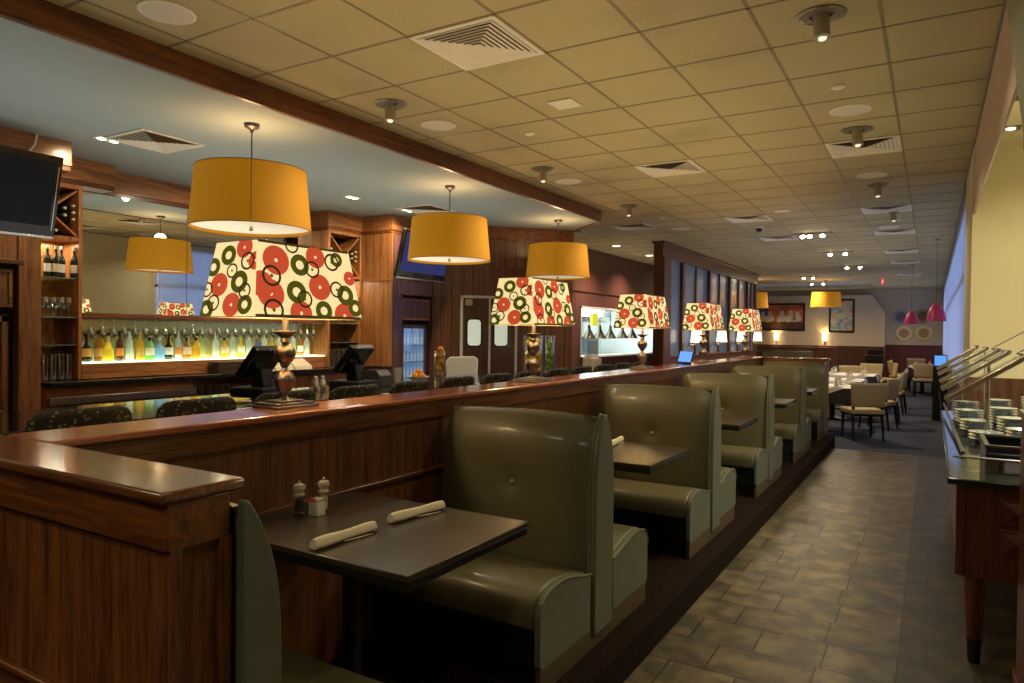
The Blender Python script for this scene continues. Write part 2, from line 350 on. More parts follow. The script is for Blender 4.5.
mx = n.new('ShaderNodeMixShader'); mx.inputs[0].default_value = 0.35; l.new(tr.outputs[0], mx.inputs[1]); l.new(df.outputs[0], mx.inputs[2]); l.new(mx.outputs[0], n['Material Output'].inputs[0])
M['sheer'] = m
for i, (a, b_) in enumerate(ws):
    fr = MB()
    for yy in (a, (a+b_)/2-.03, b_-.06): fr.box((0.41, yy, 1.0), (0.49, yy+.06, 3.2))
    for zz in (1.0, 2.3, 3.14): fr.box((0.41, a, zz), (0.49, b_, zz+.06))
    o = struct('window_%d' % (i+1), fr, 'window_frame', smooth=False)
    p = B((0.445, a+.01, 1.02), (0.45, b_-.01, 3.18)).build('pane', 'pane', parent=o, smooth=False)
    cu = MB(); N = 60; pts = []
    for k in range(N+1):
        y = a+.02+(b_-a-.04)*k/N; pts.append((0.335+.012*math.sin(k*1.9), y))
    cu.mesh([(x, y, z) for z in (1.0, 3.30) for x, y in pts], [(k, k+1, N+2+k, N+1+k) for k in range(N)])
    c = cu.build('sheer_curtain', 'sheer', angle=80)
    tag(c, 'pale bluish sheer pleated curtain behind window number %s from the buffet' % ORD[i], 'curtain', 'sheer curtains in the window row')
# pillar with yellow face at the end of the buffet alcove
pw = MB(); pw.box((0.293, 7.62, 0), (4, 9.2, CEIL)); struct('wall_alcove', pw, 'yellow_wall', smooth=False)
struct('trim_8', B((0.25, 7.585, 0), (4, 7.62, 1.22)), 'wainscot_brown', bevel=.004)
struct('wall_alcove_side', B((3.2, -4, 0), (3.4, 7.62, CEIL)), 'yellow_wall', smooth=False)
# beam between dining aisle and the buffet alcove
M['beam_paint'] = mat('beam_paint', (0.50, 0.37, 0.27), 0.8, noise=.03)
struct('trim_9', B((0.30, 2.0, 2.70), (0.315, 7.62, CEIL)), 'beam_paint', smooth=False)
struct('trim_10', B((0.286, -4, CEIL-.02), (0.30, 29.5, CEIL-.002)), mat('edge_trim', (0.22, 0.20, 0.16), 0.5), smooth=False)
poly = [(3.66, CEIL), (3.61, 2.93), (3.34, 2.62), (2.88, 2.30), (2.5, 0), (2.3, 0), (2.3, CEIL)]
struct('wall_column', MB().prism([(3.64, 3.0), (2.85, 2.25), (2.85, 2.2), (2.2, 2.2), (2.2, CEIL-.01), (3.7, CEIL-.01)], 0.245, 0.56, 'yz'), mat('column_shade_paint', (0.30, 0.30, 0.19), 0.8), smooth=False)  # grey-green carries the column face's shade in its colour
# behind the camera
struct('wall_front', B((-8.5, -4.1, 0), (3.4, -4, CEIL)), 'cream_wall', smooth=False)
# kitchen wall with pass-through (left)
kw = MB(); kx0, kx1 = -6.30, -6.15
kw.box((kx0, 11.0, 0), (kx1, 29.4, 1.09)); kw.box((kx0, 11.0, 2.1), (kx1, 29.4, CEIL)); kw.box((kx0, 11.0, 1.09), (kx1, 13.0, 2.1)); kw.box((kx0, 18.0, 1.09), (kx1, 29.4, 2.1))
struct('wall_left', kw, 'slat_wood', smooth=False)
struct('trim_11', MB().box((-6.15, 11.3, 2.42), (-6.12, 29, 2.46)), 'slat_wood')
kf = MB()
kf.box((-6.33, 12.95, 1.06), (-6.08, 18.05, 1.10)); kf.box((-6.31, 12.96, 2.08), (-6.13, 18.04, 2.12)); kf.box((-6.31, 12.96, 1.09), (-6.13, 13.0, 2.12)); kf.box((-6.31, 18.0, 1.09), (-6.13, 18.04, 2.12))
struct('trim_12', kf, mat('pass_frame_white', (0.7, 0.72, 0.7), 0.4), bevel=.003)
M['kitchen'] = mat('kitchen_white', (0.80, 0.86, 0.84), 0.6)
ki = MB(); ki.box((-8.45, 12.0, 0.0), (-8.35, 19.0, 2.6)); ki.box((-8.35, 11.9, 0), (-6.30, 12.0, 2.6)); ki.box((-8.35, 19.0, 0), (-6.30, 19.1, 2.6)); ki.box((-8.45, 11.9, 2.6), (-6.3, 19.1, 2.7))
struct('wall_kitchen', ki, 'kitchen', smooth=False)
light('AREA', 'kitchen_tube_light', (-7.4, 15.5, 2.55), 190, (0.88, 1.0, 0.97), 0.6, sizey=5.5)
# diagonal wall with the double service doors, closed back to the kitchen wall
dg = [(-6.40, 8.40), (-4.86, 9.95), (-6.15, 11.24), (-6.8, 11.24), (-6.8, 8.40)]
struct('wall_diagonal', MB().prism(dg, 0, CEIL-.002, 'xy'), wood('diagonal_wall_wood', (0.085, 0.030, 0.014), (0.20, 0.080, 0.036), 'z', rough=.4, coat=.1, grooves=('x', 0.115)), smooth=False)
TD = Matrix.Translation((-6.40, 8.40, 0)) @ Matrix.Rotation(math.radians(45.2), 4, 'Z')   # local x runs along the diagonal, -y into the bar
struct('trim_13', MB().box((0.02, -0.05, 2.98), (2.18, 0, SOF-.001), TD), 'wood_x', bevel=.004)
struct('trim_14', MB().box((0.9, -0.02, 2.50), (2.18, 0, 2.54), TD), 'slat_wood')
def door(nm, x0, x1):
    o = struct(nm, MB().box((x0, -0.045, 0.01), (x1, -0.005, 2.07), TD), wood('service_door_wood', (0.055, 0.020, 0.012), (0.12, 0.045, 0.026), 'z', rough=.35))
    cx = (x0+x1)/2-.03; w2 = 0.10; z0, z1 = 1.365, 1.755; r = .05
    def rr(w2, h0, h1, r):
        P = []
        for (sx, zz, a0) in ((1, h1, 0), (-1, h1, 90), (-1, h0, 180), (1, h0, 270)):
            for k in range(5):
                a = math.radians(a0+k*22.5)
                cxx = sx*(w2-r); czz = zz-r if zz == h1 else zz+r
                P.append((cx+cxx+r*math.cos(a), czz+r*math.sin(a)))
        return P
    MB().prism(rr(w2+.02, z0-.02, z1+.02, r+.02), -0.056, -0.045, 'xz', TD).build('window_surround', 'black', parent=o)
    MB().prism(rr(w2, z0, z1, r), -0.060, -0.056, 'xz', TD).build('door_window', mat('lit_door_glass', (0.55, 0.6, 0.5), 0.2, emis=(0.72, 0.80, 0.62), estr=0.55), parent=o)
    return o
M['doorframe'] = mat('door_frame_white', (0.80, 0.80, 0.70), 0.5)
door('door_1', 0.45, 0.83); door('door_2', 0.87, 1.24)
df = MB()
for (a, b_) in ((0.40, 0.44), (0.835, 0.865), (1.245, 1.285)): df.box((a, -0.05, 0), (b_, 0.0, 2.12), TD)
df.box((0.40, -0.05, 2.08), (1.285, 0, 2.12), TD)
struct('trim_15', df, 'doorframe', bevel=.003)
sg = MB().box((0.47, -0.055, 1.97), (0.58, -0.047, 2.06), TD).build('door_sign', 'beige'); tag(sg, 'small beige plaque at the top of the left service door', 'sign')
# wall behind the bar (carcass back)
struct('wall_bar', B((-8.4, -4, 0), (-7.30, 8.40, SOF-.001)), 'bar_wood_z', smooth=False)
# ============================================================ BOOTH WALLS
t = thing('partition_wall', 'short cherry wood partition end in the near left foreground with polished cap', 'partition', (0, 0, 0))
b = MB(); b.box((-6.2, 0.87, 0), (-1.325, 1.00, 1.223)); b.build('panel', 'wood_z', t)
b = MB(); b.box((-6.2, 0.852, 1.125), (-1.312, 1.00, 1.224)); b.build('apron', 'wood_x', t, bevel=.003)
b = MB()
b.box((-1.325, 0.86, 0.0), (-1.312, 0.885, 1.13)); b.box((-1.325, 0.975, 0.0), (-1.312, 1.005, 1.13)); b.build('end_stile', 'wood_z', t, bevel=.002)
b = MB(); b.box((-6.2, 0.850, 0.715), (-1.33, 0.87, 0.735)); b.box((-6.2, 0.860, 0), (-1.33, 0.87, 0.715)); b.build('rail_moulding', 'wood_x', t, bevel=.006)
c = MB(); c.box((-6.2, 0.834, 1.224), (-1.304, 1.035, 1.25)); cp = c.build('cap', 'cap_x', t, bevel=.009, seg=3)
t = thing('booth_wall', 'long low cherry wood wall with red polished cap running beside the booths', 'partition', (0, 0, 0))
b = MB(); b.box((-2.39, 1.04, 0), (-2.185, 10.86, 1.223)); b.build('panel', 'panel_y', t)
b = MB(); b.box((-2.40, 1.036, 1.14), (-2.168, 10.86, 1.224)); b.build('apron', 'wood_y', t, bevel=.003)
b = MB(); b.box((-2.20, 1.04, 0.862), (-2.165, 10.85, 0.886)); b.build('rail_moulding', 'wood_y', t, bevel=.006)
b = MB(); b.box((-2.415, 1.037, 1.2245), (-2.148, 10.86, 1.25)); b.build('cap', 'cap_y', t, bevel=.009, seg=3)
t = thing('partition_wall', 'narrow cherry wood end wall closing the farthest booth beside the dining carpet', 'partition', (0, 0, 0))
b = MB(); b.box((-2.33, 10.88, 0), (-1.285, 11.03, 1.223)); b.build('panel', 'wood_z', t)
b = MB(); b.box((-2.34, 10.865, 1.14), (-1.270, 11.045, 1.224)); b.build('apron', 'wood_x', t, bevel=.003)
b = MB(); b.box((-1.285, 10.87, 0.0), (-1.270, 11.04, 1.14)); b.build('end_stile', 'bar_wood_z', t, bevel=.002)
b = MB(); b.box((-2.415, 10.862, 1.2245), (-1.25, 11.06, 1.25)); b.build('cap', 'cap_x', t, bevel=.009, seg=3)

# ============================================================ BOOTH BENCHES
BW = 0.855   # along x : local x 0 at wall side
def bulge(t_): return math.sin(PI*min(max(t_, 0), 1))
def back_cushion(sgn):
    """face toward sgn*y. local: y centre 0"""
    nu, nv = 28, 26; x0, x1 = 0.0, BW-.03; z0, z1 = 0.31, 1.03
    vs = []; fs = []
    for j in range(nv+1):
        v = j/nv; z = z0+(z1-z0)*v
        base = 0.100+0.016*math.sin(PI*min(1, v*1.15))-0.050*max(0, (v-.68)/.32)**2.2
        for i in range(nu+1):
            u = i/nu; x = x0+(x1-x0)*u
            e = min(u, 1-u)
            rnd = 0.028*math.exp(-(e*nu/1.6)**2*.55)
            topr = 0.030*math.exp(-((1-v)*nv/1.6)**2*.6)
            dx = (x-(x0+x1)/2); dz = z-0.70
            r2 = (dx/0.035)**2+(dz/0.035)**2
            dim = 0.022*math.exp(-r2*.5)+0.012*math.exp(-((dx/.13)**2+(dz/.11)**2)*.5)
            sag = 0.008*math.sin(PI*u)
            y = base+sag-rnd-topr-dim
            zz = z+0.012*math.sin(PI*u)*v
            vs.append((x, sgn*y, zz))
    n1 = nu+1
    for j in range(nv):
        for i in range(nu): fs.append((j*n1+i, j*n1+i+1, (j+1)*n1+i+1, (j+1)*n1+i))
    off = len(vs)
    ring = [i for i in range(n1)]+[j*n1+nu for j in range(1, nv+1)]+[nv*n1+i for i in range(nu-1, -1, -1)]+[j*n1 for j in range(nv-1, 0, -1)]
    for r in ring: vs.append((vs[r][0], sgn*0.012, vs[r][2]))
    R = len(ring)
    for k in range(R): fs.append((ring[k], ring[(k+1) % R], off+(k+1) % R, off+k))
    fs.append(tuple(off+k for k in range(R)))
    return MB().mesh(vs, fs)
def seat_prof(sgn, y0=0.125, y1=0.60, ztop=0.405, zb=0.10, zf=0.335, r=.03):
    P = [(y0, zb), (y1-.015, zb), (y1, zb+.02), (y1, zf-r)]
    # rounded nose rising to the back
    q = ztop-.405
    P += [(.595, .335+q), (.580, .362+q), (.555, .383+q), (.52, .396+q), (.47, .404+q), (.41, .405+q), (.34, .396+q), (.27, .380+q), (.20, .362+q), (y0, .348+q)]
    return [(sgn*y, z) for y, z in P]
def lens(sgns):
    R = [(0.100, 0.06), (0.103, 0.3), (0.104, 0.5)]+[(0.104*(1-.88*(k/10)**3.2), 0.62+.425*k/10) for k in range(11)]
    if len(sgns) == 2: return [(y, z) for y, z in R]+[(-y, z) for y, z in reversed(R)]
    s = sgns[0]; return [(0.0, 0.06), *[(s*y, z) for y, z in R], (0.0, 1.045)]
def tube_loop(mb, pts, r):
    for a, b_ in zip(pts[:-1], pts[1:]): mb.tube(a, b_, r, 6)
def bench(label, yc, sgns, group=None, z=0.16):
    t = thing('booth_bench', label, 'booth bench', (-2.128, yc, z), 0, group)
    for s in sgns:
        back_cushion(s).build('backrest', 'vinyl', t, angle=60)
        MB().prism(seat_prof(s, ztop=.411, zb=.245), 0.0, BW-.035, 'yz').build('seat', 'vinyl', t, bevel=.012)
        MB().box((0, s*.13, .10), (BW-.036, s*.57, .243)).build('front_panel', 'black', t)  # black board paints in the shade under the seat
        e = MB().prism(seat_prof(s), BW-.034, BW-.008, 'yz').build('seat_end_panel', 'vinyl2', t, bevel=.006)
        pp = MB(); tube_loop(pp, [(BW-.008, y, z_) for y, z_ in seat_prof(s)[3:]], .0045); pp.build('piping', 'piping', e)
        bt = MB().sphere((0, 0, 0), .017, 14, 8); o = bt.build('button', mat('vinyl_button', (0.20, 0.15, 0.08), .3) if 'vinyl_button' not in bpy.data.materials else bpy.data.materials['vinyl_button'], t, loc=((BW-.03)/2, s*0.087, 0.70))
    L = lens(sgns)
    e = MB().prism(L, BW-.029, BW+.001, 'yz').build('back_end_panel', 'vinyl2', t, bevel=.006)
    if len(sgns) == 2:
        pp = MB(); tube_loop(pp, [(BW-.030, y, z_) for y, z_ in L], .005); pp.build('piping', 'piping', e)
    y0 = -0.585 if -1 in sgns else 0.0; y1 = 0.585 if 1 in sgns else 0.0
    MB().box((0.0, y0+(.04 if y0 < -.1 else 0), 0), (BW-.036, y1-(.04 if y1 > .1 else 0), 0.098)).build('base', 'black', t)  # block blackened to paint in the shade below the seats
    MB().box((BW-.034, y0, 0), (BW-.012, y1, 0.098)).build('base_board', M['bench_base'], t, bevel=.003)
    return t
M['bench_base'] = mat('brown_base_board', (0.085, 0.055, 0.030), 0.5)
bench('dark green single booth bench hidden mostly behind the near wood partition', 1.008, (1,))
LB = ['double olive vinyl booth bench nearest the camera, behind the first table with two napkins',
      'double olive vinyl booth bench, second along the row, behind the single napkin table',
      'double olive vinyl booth bench, third along the row from the camera',
      'double olive vinyl booth bench, fourth along the row from the camera']
for k, y in enumerate((2.975, 4.935, 6.895, 8.87)):
    bench(LB[k], y, (-1, 1), 'double booth benches along the low wall')
bench('single olive booth bench against the narrow end wall at the far end of the row', 10.80, (-1,))

# ============================================================ BOOTH TABLES
LT = ['dark brown booth table nearest the camera with two rolled napkins and shakers', 'dark booth table between first and second double benches with one rolled napkin', 'bare dark booth table in front of the third double bench', 'bare dark booth table in front of the fourth double bench', 'farthest bare dark booth table beside the end wall']
TY = (1.89, 3.89, 5.89, 7.87, 9.72)
for k, y in enumerate(TY):
    t = thing('booth_table', LT[k], 'table', (-1.712, y+.015, 0.16), 0, 'booth tables')
    MB().box((-0.435, -0.35, 0.700), (0.445, 0.35, 0.72)).build('tabletop', 'table_top', t, bevel=.003)
    MB().box((-0.43, -0.346, 0.672), (0.441, 0.346, 0.699)).build('table_edge', 'blackgloss', t, bevel=.003)
    MB().lathe([(.04, .03), (.035, .05), (.035, .60), (.05, .66), (.12, .671)], 18, c=(-.1, 0, 0)).build('pedestal', 'black', t)
    p = MB(); p.lathe([(.05, 0.0), (.05, .012), (.03, .03)], 18, c=(-.1, 0, 0))
    for a in range(4):
        d = (math.cos(a*PI/2), math.sin(a*PI/2)); p.tube((-.1, 0, .02), (-.1+d[0]*.24, d[1]*.24, .012), .016, 8, .011)
    p.build('foot_base', 'black', t)
# rolled napkins
def napkin(label, x, y, z, ang, L=0.272, r=.019):
    mb = MB(); N = 16; n = 18; vs = []; fs = []
    for j in range(N+1):
        u = j/N; rr = r*(1+.08*math.sin(u*9))*(1-.12*u)
        if j in (0, N): rr *= .92
        for i in range(n):
            a = 2*PI*i/n; k = 1+.10*math.cos(3*a+1.3)
            vs.append((-L/2+L*u, rr*k*math.cos(a), max(0, r*.96+rr*.92*k*math.sin(a))))
    for j in range(N):
        for i in range(n): fs.append((j*n+i, j*n+(i+1) % n, (j+1)*n+(i+1) % n, (j+1)*n+i))
    fs.append(tuple(range(n))); fs.append(tuple(N*n+i for i in range(n)))
    mb.mesh(vs, fs)
    # spiral fold ridge + loose corner flap
    mb.mesh([(-.02, -r*.9, .004), (.10, -r*1.5, .002), (.03, -r*1.35, .002), (-.02, -r*.9, .007), (.10, -r*1.5, .005), (.03, -r*1.35, .005)], [(0, 1, 2), (3, 5, 4), (0, 1, 4, 3), (1, 2, 5, 4), (2, 0, 3, 5)])
    o = mb.build('rolled_napkin', 'linen', angle=50); o.location = (x, y, z); o.rotation_euler = (0, 0, ang)
    return tag(o, label, 'napkin', 'rolled cream napkins on booth tables')
ZT = 0.88
napkin('cream rolled napkin on the nearest table, closer to the camera and further left', -1.665, 1.715, ZT, math.radians(88))
napkin('cream rolled napkin on the nearest table, closer to the bench back', -1.655, 2.085, ZT, math.radians(83))
napkin('cream rolled napkin on the second table, beside the double bench end', -1.70, 4.13, ZT, math.radians(97))
# shakers
def shaker(label, x, y, fill):
    t = thing('pepper_mill', label, 'shaker', (x, y, ZT))
    M['glass_body'] = M['glass']
    MB().lathe([(.020, 0), (.021, .004), (.021, .008), (.016, .011), (.016, .060), (.018, .066)], 20).build('glass_body', 'glass', t)
    MB().lathe([(.013, .012), (.0135, .05), (.011, .053)], 16).build('filling', fill, t)
    MB().lathe([(.0185, .067), (.019, .072), (.012, .077), (.017, .084), (.021, .094), (.018, .104), (.010, .109)], 20).build('mill_head', mat('clear_acrylic', (.75, .72, .62), .08, trans=.6, noise=0), t)
    MB().lathe([(.003, .109), (.003, .112), (.005, .115), (.003, .119)], 10).build('finial', 'chrome', t)
    t.scale = (1.15, 1.15, 1.1)
    return t
shaker('clear pepper mill filled with black peppercorns on nearest booth table', -2.035, 1.853, mat('peppercorns', (.012, .010, .008), .7, nscale=400, bump=.5))
shaker('clear salt mill filled with white salt on nearest booth table', -2.003, 1.945, mat('salt', (.62, .55, .38), .8, nscale=400))
t = thing('sweetener_caddy', 'small white caddy of sugar packets between the salt and pepper mills', 'caddy', (-1.985, 1.895, ZT))
b = MB(); b.box((-.022, -.020, 0), (.022, .020, .004)); 
for s in (-1, 1): b.box((-.022, s*.020-.0015, 0), (.022, s*.020+.0015, .048)); b.box((s*.022-.0015, -.020, 0), (s*.022+.0015, .020, .048))
b.build('holder', mat('caddy_white', (.66, .62, .5), .3), t, bevel=.001)
b = MB()
for k in range(5): b.box((-.018, -.015+k*.0065, .005), (.018, -.012+k*.0065, .062))
b.build('packets', 'linen', t)
b = MB(); b.box((-.018, -.0185, .02), (.012, -.0165, .066)); b.build('pink_packet', mat('pink_packet', (.65, .12, .10), .6), t)

# ============================================================ PATTERNED TABLE LAMPS
def clip(poly, tri):
    out = poly
    for (a, b_) in zip(tri, tri[1:]+tri[:1]):
        nx, ny = -(b_[1]-a[1]), b_[0]-a[0]; res = []
        for p, q in zip(out, out[1:]+out[:1]):
            dp = (p[0]-a[0])*nx+(p[1]-a[1])*ny; dq = (q[0]-a[0])*nx+(q[1]-a[1])*ny
            if dp >= 0: res.append(p)
            if dp*dq < 0:
                k = dp/(dp-dq); res.append((p[0]+(q[0]-p[0])*k, p[1]+(q[1]-p[1])*k))
        out = res
        if not out: return []
    return out
# (u from face centre, v from bottom, kind, radius) in metres, face about .57 x .33
PAT = [(-.245, .14, 'R', .050), (-.165, .25, 'R', .056), (-.205, .10, 'R', .056), (.055, .145, 'R', .052), (-.06, .02, 'R', .050), (.185, .015, 'R', .052), (.045, .285, 'R', .045), (.235, .20, 'R', .03),
       (-.045, .24, 'O', .042), (-.075, .115, 'O', .044), (.065, .035, 'O', .040), (.200, .115, 'O', .042), (.255, .055, 'O', .036), (.165, .285, 'O', .03),
       (-.195, .180, 'T', .040), (.020, .225, 'T', .034), (.135, .270, 'T', .036), (-.035, .085, 'T', .034), (.150, .140, 'T', .034), (-.20, .03, 'T', .042), (-.08, .325, 'T', .03)]
PAT2 = [(-.07, .14, 'R', .045), (.02, .05, 'R', .045), (.055, .30, 'R', .04), (-.12, .22, 'O', .036), (-.035, .27, 'O', .038), (.05, .15, 'O', .042), (-.13, .03, 'O', .038), (.10, .05, 'O', .036), (.13, .24, 'R', .035),
        (.085, .24, 'T', .034), (-.09, .06, 'T', .032), (.09, .11, 'T', .03), (-.14, .12, 'T', .03), (.0, .20, 'T', .028)]
def lamp_shade():
    mb = MB(); hb = (.292, .166); ht = (.247, .122); zb, zt = 0.377, 0.675
    # local frame: long side along y
    faces = [(+1, 'long'), (-1, 'long'), (+1, 'short'), (-1, 'short')]
    for sg_, kind in faces:
        if kind == 'long':
            Lb, Lt, Db, Dt = hb[0], ht[0], hb[1], ht[1]
            def P(u, v, o, sg_=sg_): f = v/.33; d = Db+(Dt-Db)*f+o; return (sg_*d, sg_*u, zb+(zt-zb)*f)
            pats = PAT if sg_ > 0 else [(-u, v, k, r) for u, v, k, r in PAT]
        else:
            Lb, Lt, Db, Dt = hb[1], ht[1], hb[0], ht[0]
            def P(u, v, o, sg_=sg_): f = v/.33; d = Db+(Dt-Db)*f+o; return (-sg_*u, sg_*d, zb+(zt-zb)*f)
            pats = PAT2 if sg_ < 0 else [(-u, v, k, r) for u, v, k, r in PAT2]
        trap = [(-Lb, 0), (Lb, 0), (Lt, .33), (-Lt, .33)]
        mb.cur = 0; mb.mesh([P(u, v, 0) for u, v in trap], [(0, 1, 2, 3)])
        for ip, (u, v, k, r) in enumerate(pats):
            r *= 1.17
            N = 24; off = .0005+.00012*ip; mb.cur = {'R': 1, 'O': 2, 'T': 3}[k]
            ri = {'R': r*.13, 'O': r*.42, 'T': r*.76}[k]
            for i in range(N):
                a0, a1 = 2*PI*i/N, 2*PI*(i+1)/N
                q = [(u+ri*math.cos(a0), v+ri*math.sin(a0)), (u+r*math.cos(a0), v+r*math.sin(a0)), (u+r*math.cos(a1), v+r*math.sin(a1)), (u+ri*math.cos(a1), v+ri*math.sin(a1))]
                q = clip(q, trap)
                if len(q) >= 3: mb.mesh([P(x, y, off) for x, y in q], [tuple(range(len(q)))])
            if k == 'T':
                off += .00005
                N = 10; q0 = [(u+r*.17*math.cos(2*PI*i/N), v+r*.17*math.sin(2*PI*i/N)) for i in range(N)]; q = clip(q0, trap); mb.cur = 2
                if len(q) >= 3: mb.mesh([P(x, y, off) for x, y in q], [tuple(range(len(q)))])
    return mb
def lamp_body():
    return [(.030, .028), (.024, .034), (.012, .040), (.011, .050), (.018, .056), (.022, .062), (.037, .082), (.046, .106), (.045, .120), (.034, .140), (.020, .152), (.013, .158), (.012, .168), (.021, .174), (.020, .182), (.033, .194), (.044, .216), (.045, .232), (.037, .252), (.024, .264), (.014, .270), (.020, .276), (.018, .284), (.016, .292), (.030, .304), (.052, .316), (.053, .320), (.014, .322), (.012, .330), (.012, .40), (.008, .42), (.008, .46)]
LL = ['patterned square-shade table lamp nearest the camera on the red wood cap', 'patterned table lamp in front of the lemon vase, second along the cap', 'patterned table lamp in front of the kitchen pass, third along the cap', 'patterned table lamp beside the blue screen, fourth along the cap', 'patterned table lamp farthest along the cap before the art wall']
for k, (x, y) in enumerate(((-2.36, 2.075), (-2.30, 4.113), (-2.27, 6.177), (-2.27, 8.10), (-2.27, 10.02))):
    x = (-2.372, -2.295, -2.295, -2.27, -2.225)[k]
    t = thing('table_lamp', LL[k], 'lamp', (x, y, 1.25), 0, 'patterned table lamps on the low wall')
    b = MB(); b.box((-.088, -.115, 0), (.088, .115, .010)); b.box((-.075, -.10, .010), (.075, .10, .020)); b.box((-.05, -.065, .020), (.05, .065, .028)); b.build('base', 'pewter', t, bevel=.003)
    MB().lathe(lamp_body(), 24).build('stem', 'pewter', t, angle=50)
    lamp_shade().build('lamp_shade', ['cream_shade', 'red_print', 'olive_print', 'brown_print'], t, smooth=False)
    tr_ = None
    for z_, (ly, lx) in ((.377, (.287, .165)), (.668, (.244, .121))):
        tr_ = MB()
        for s in (-1, 1):
            tr_.box((s*lx-.002, -ly, z_-.003), (s*lx+.002, ly, z_+.010)); tr_.box((-lx, s*ly-.002, z_-.003), (lx, s*ly+.002, z_+.010))
        tr_.build('shade_trim', 'shade_trim', t)
    MB().sphere((0, 0, .47), .03, 12, 8).build('bulb', 'bulb', t)
    light('POINT', 'table_lamp_glow', (x, y, 1.25+.50), 20, WARM, 0.05)

# ============================================================ PENDANTS
def drum(name, label, x, y, r, group, ceil, zb=2.355, zt=2.815, e=9, cat='pendant lamp', rod_silhouette=None):
    t = thing(name, label, cat, (x, y, ceil), 0, group)
    zb -= ceil; zt -= ceil
    n = 48; sh = MB()
    sh.lathe([(r, zb), (r*.905, zt)], n, cap=False); sh.lathe([(r-.006, zb+.001), (r*.905-.006, zt-.001)], n, cap=False)
    sh.build('lamp_shade', 'orange_shade', t, angle=60)
    MB().lathe([(r-.01, zb+.025), (r-.01, zb+.030)], n).build('diffuser', 'diffuser', t)
    rm = MB(); rm2 = MB()
    for i in range(n):
        a, b_ = 2*PI*i/n, 2*PI*(i+1)/n
        rm.tube((r*math.cos(a), r*math.sin(a), zb), (r*math.cos(b_), r*math.sin(b_), zb), .004, 6)
        q = r*.905; rm2.tube((q*math.cos(a), q*math.sin(a), zt), (q*math.cos(b_), q*math.sin(b_), zt), .004, 6)
    rm.build('rim', mat('rim_orange', (.35, .14, .01), .7) if 'rim_orange' not in bpy.data.materials else bpy.data.materials['rim_orange'], t)
    if rod_silhouette: MB().tube(((r+.001)*rod_silhouette[0], (r+.001)*rod_silhouette[1], zb), ((r*.905+.001)*rod_silhouette[0], (r*.905+.001)*rod_silhouette[1], zt), .004, 6).build('rod_silhouette', 'shade_trim', t)  # strip painting the rod's silhouette as seen through the lit shade
    rm2.build('rim', bpy.data.materials['rim_orange'], t)
    MB().lathe([(.012, zb-.012), (.016, zb-.004), (.012, zb+.024)], 14).build('finial', 'brass', t)
    MB().tube((0, 0, zb+.03), (0, 0, -.03), .006, 10).build('rod', 'pewter', t)
    MB().lathe([(.010, -.07), (.018, -.045), (.055, -.028), (.060, -.004), (.060, -.001)], 24).build('canopy', 'pewter', t)
    o = bpy.data.objects.new('pendant_glow', bpy.data.lights.new('pendant_glow', 'POINT')); o.data.energy = e; o.data.color = WARM; o.data.shadow_soft_size = .08
    C.objects.link(o); o.location = (x, y, ceil+zt+.02)
    return t
PG = 'orange drum pendants over the bar'
drum('pendant_lamp', 'large orange drum pendant nearest the camera, hanging above the first table lamp', -4.587, 3.668, .455, PG, SOF, rod_silhouette=(.781, -.625))
drum('pendant_lamp', 'orange drum pendant hanging second over the bar, left of the service doors', -4.587, 6.293, .455, PG, SOF)
drum('pendant_lamp', 'orange drum pendant hanging third over the bar, above the second table lamp', -4.590, 8.912, .455, PG, SOF)
# ============================================================ CEILING FIXTURES
M['fix_white'] = mat('fixture_white', (0.78, 0.70, 0.54), 0.5)
M['dark_metal'] = mat('dark_fixture_metal', (0.10, 0.085, 0.06), 0.35, metal=.6)
M['slot'] = mat('vent_slot_dark', (0.22, 0.18, 0.12), 0.7)
VL = ['large square ceiling vent nearest the camera, above the first table lamp', 'square ceiling vent in the middle row, second from the camera', 'square ceiling vent beside the pop-down spotlight on the right side', 'square ceiling vent in the right row behind the pop-down spotlights', 'square ceiling vent of the middle row beside the dome camera', 'square ceiling vent at the left of the dining spotlights', 'square ceiling vent in the right row beyond the dining edge', 'ceiling vent deep in the right row, before the exit sign', 'far ceiling vent in the right row, near the exit sign', 'farthest ceiling vent of the right row, behind the exit sign', 'square ceiling vent above the glazed partition end', 'ceiling vent over the passage beside the kitchen wall']
def vent_parts(t, s=.30, dz=0):
    b = MB(); w = .035
    b.box((-s, -s, -.010+dz), (s, -s+w, dz-.0005)); b.box((-s, s-w, -.010+dz), (s, s, dz-.0005)); b.box((-s, -s+w, -.010+dz), (-s+w, s-w, dz-.0005)); b.box((s-w, -s+w, -.010+dz), (s, s-w, dz-.0005))
    b.build('frame', 'fix_white', t, bevel=.002)
    B((-s+w, -s+w, -.003+dz), (s-w, s-w, -.0005+dz)).build('duct_opening', 'slot', t)
    L = MB(); n = 8
    for k in range(n):
        a = s-w-(s-w)*k/n; c = a-.031; z0 = -.014+dz; z1 = -.004+dz
        for r in range(4):
            T = Matrix.Rotation(r*PI/2, 4, 'Z')
            L.mesh([(-a, -a, z0), (a, -a, z0), (c, -c, z1), (-c, -c, z1), (-a, -a, z0+.002), (a, -a, z0+.002), (c, -c, z1+.002), (-c, -c, z1+.002)], [(0, 1, 2, 3), (4, 7, 6, 5), (0, 3, 7, 4), (1, 5, 6, 2), (3, 2, 6, 7)], T)
    L.build('louvre', 'fix_white', t, smooth=False)
V0 = None
for lab, (x, y) in zip(VL, [(-2.40, 3.57), (-2.40, 7.23), (-0.57, 7.23), (-0.57, 10.89), (-2.40, 10.89), (-2.40, 13.33), (-0.57, 13.33), (-0.57, 16.38), (-0.57, 18.82), (-0.57, 22.48), (-4.23, 10.89), (-5.45, 10.89)]):
    if V0 is None:
        V0 = thing('ceiling_vent', lab, 'vent', (x, y, CEIL), 0, 'square vents in the tile ceiling'); vent_parts(V0)
    else: dup(V0, (x, y, CEIL), 0, lab)
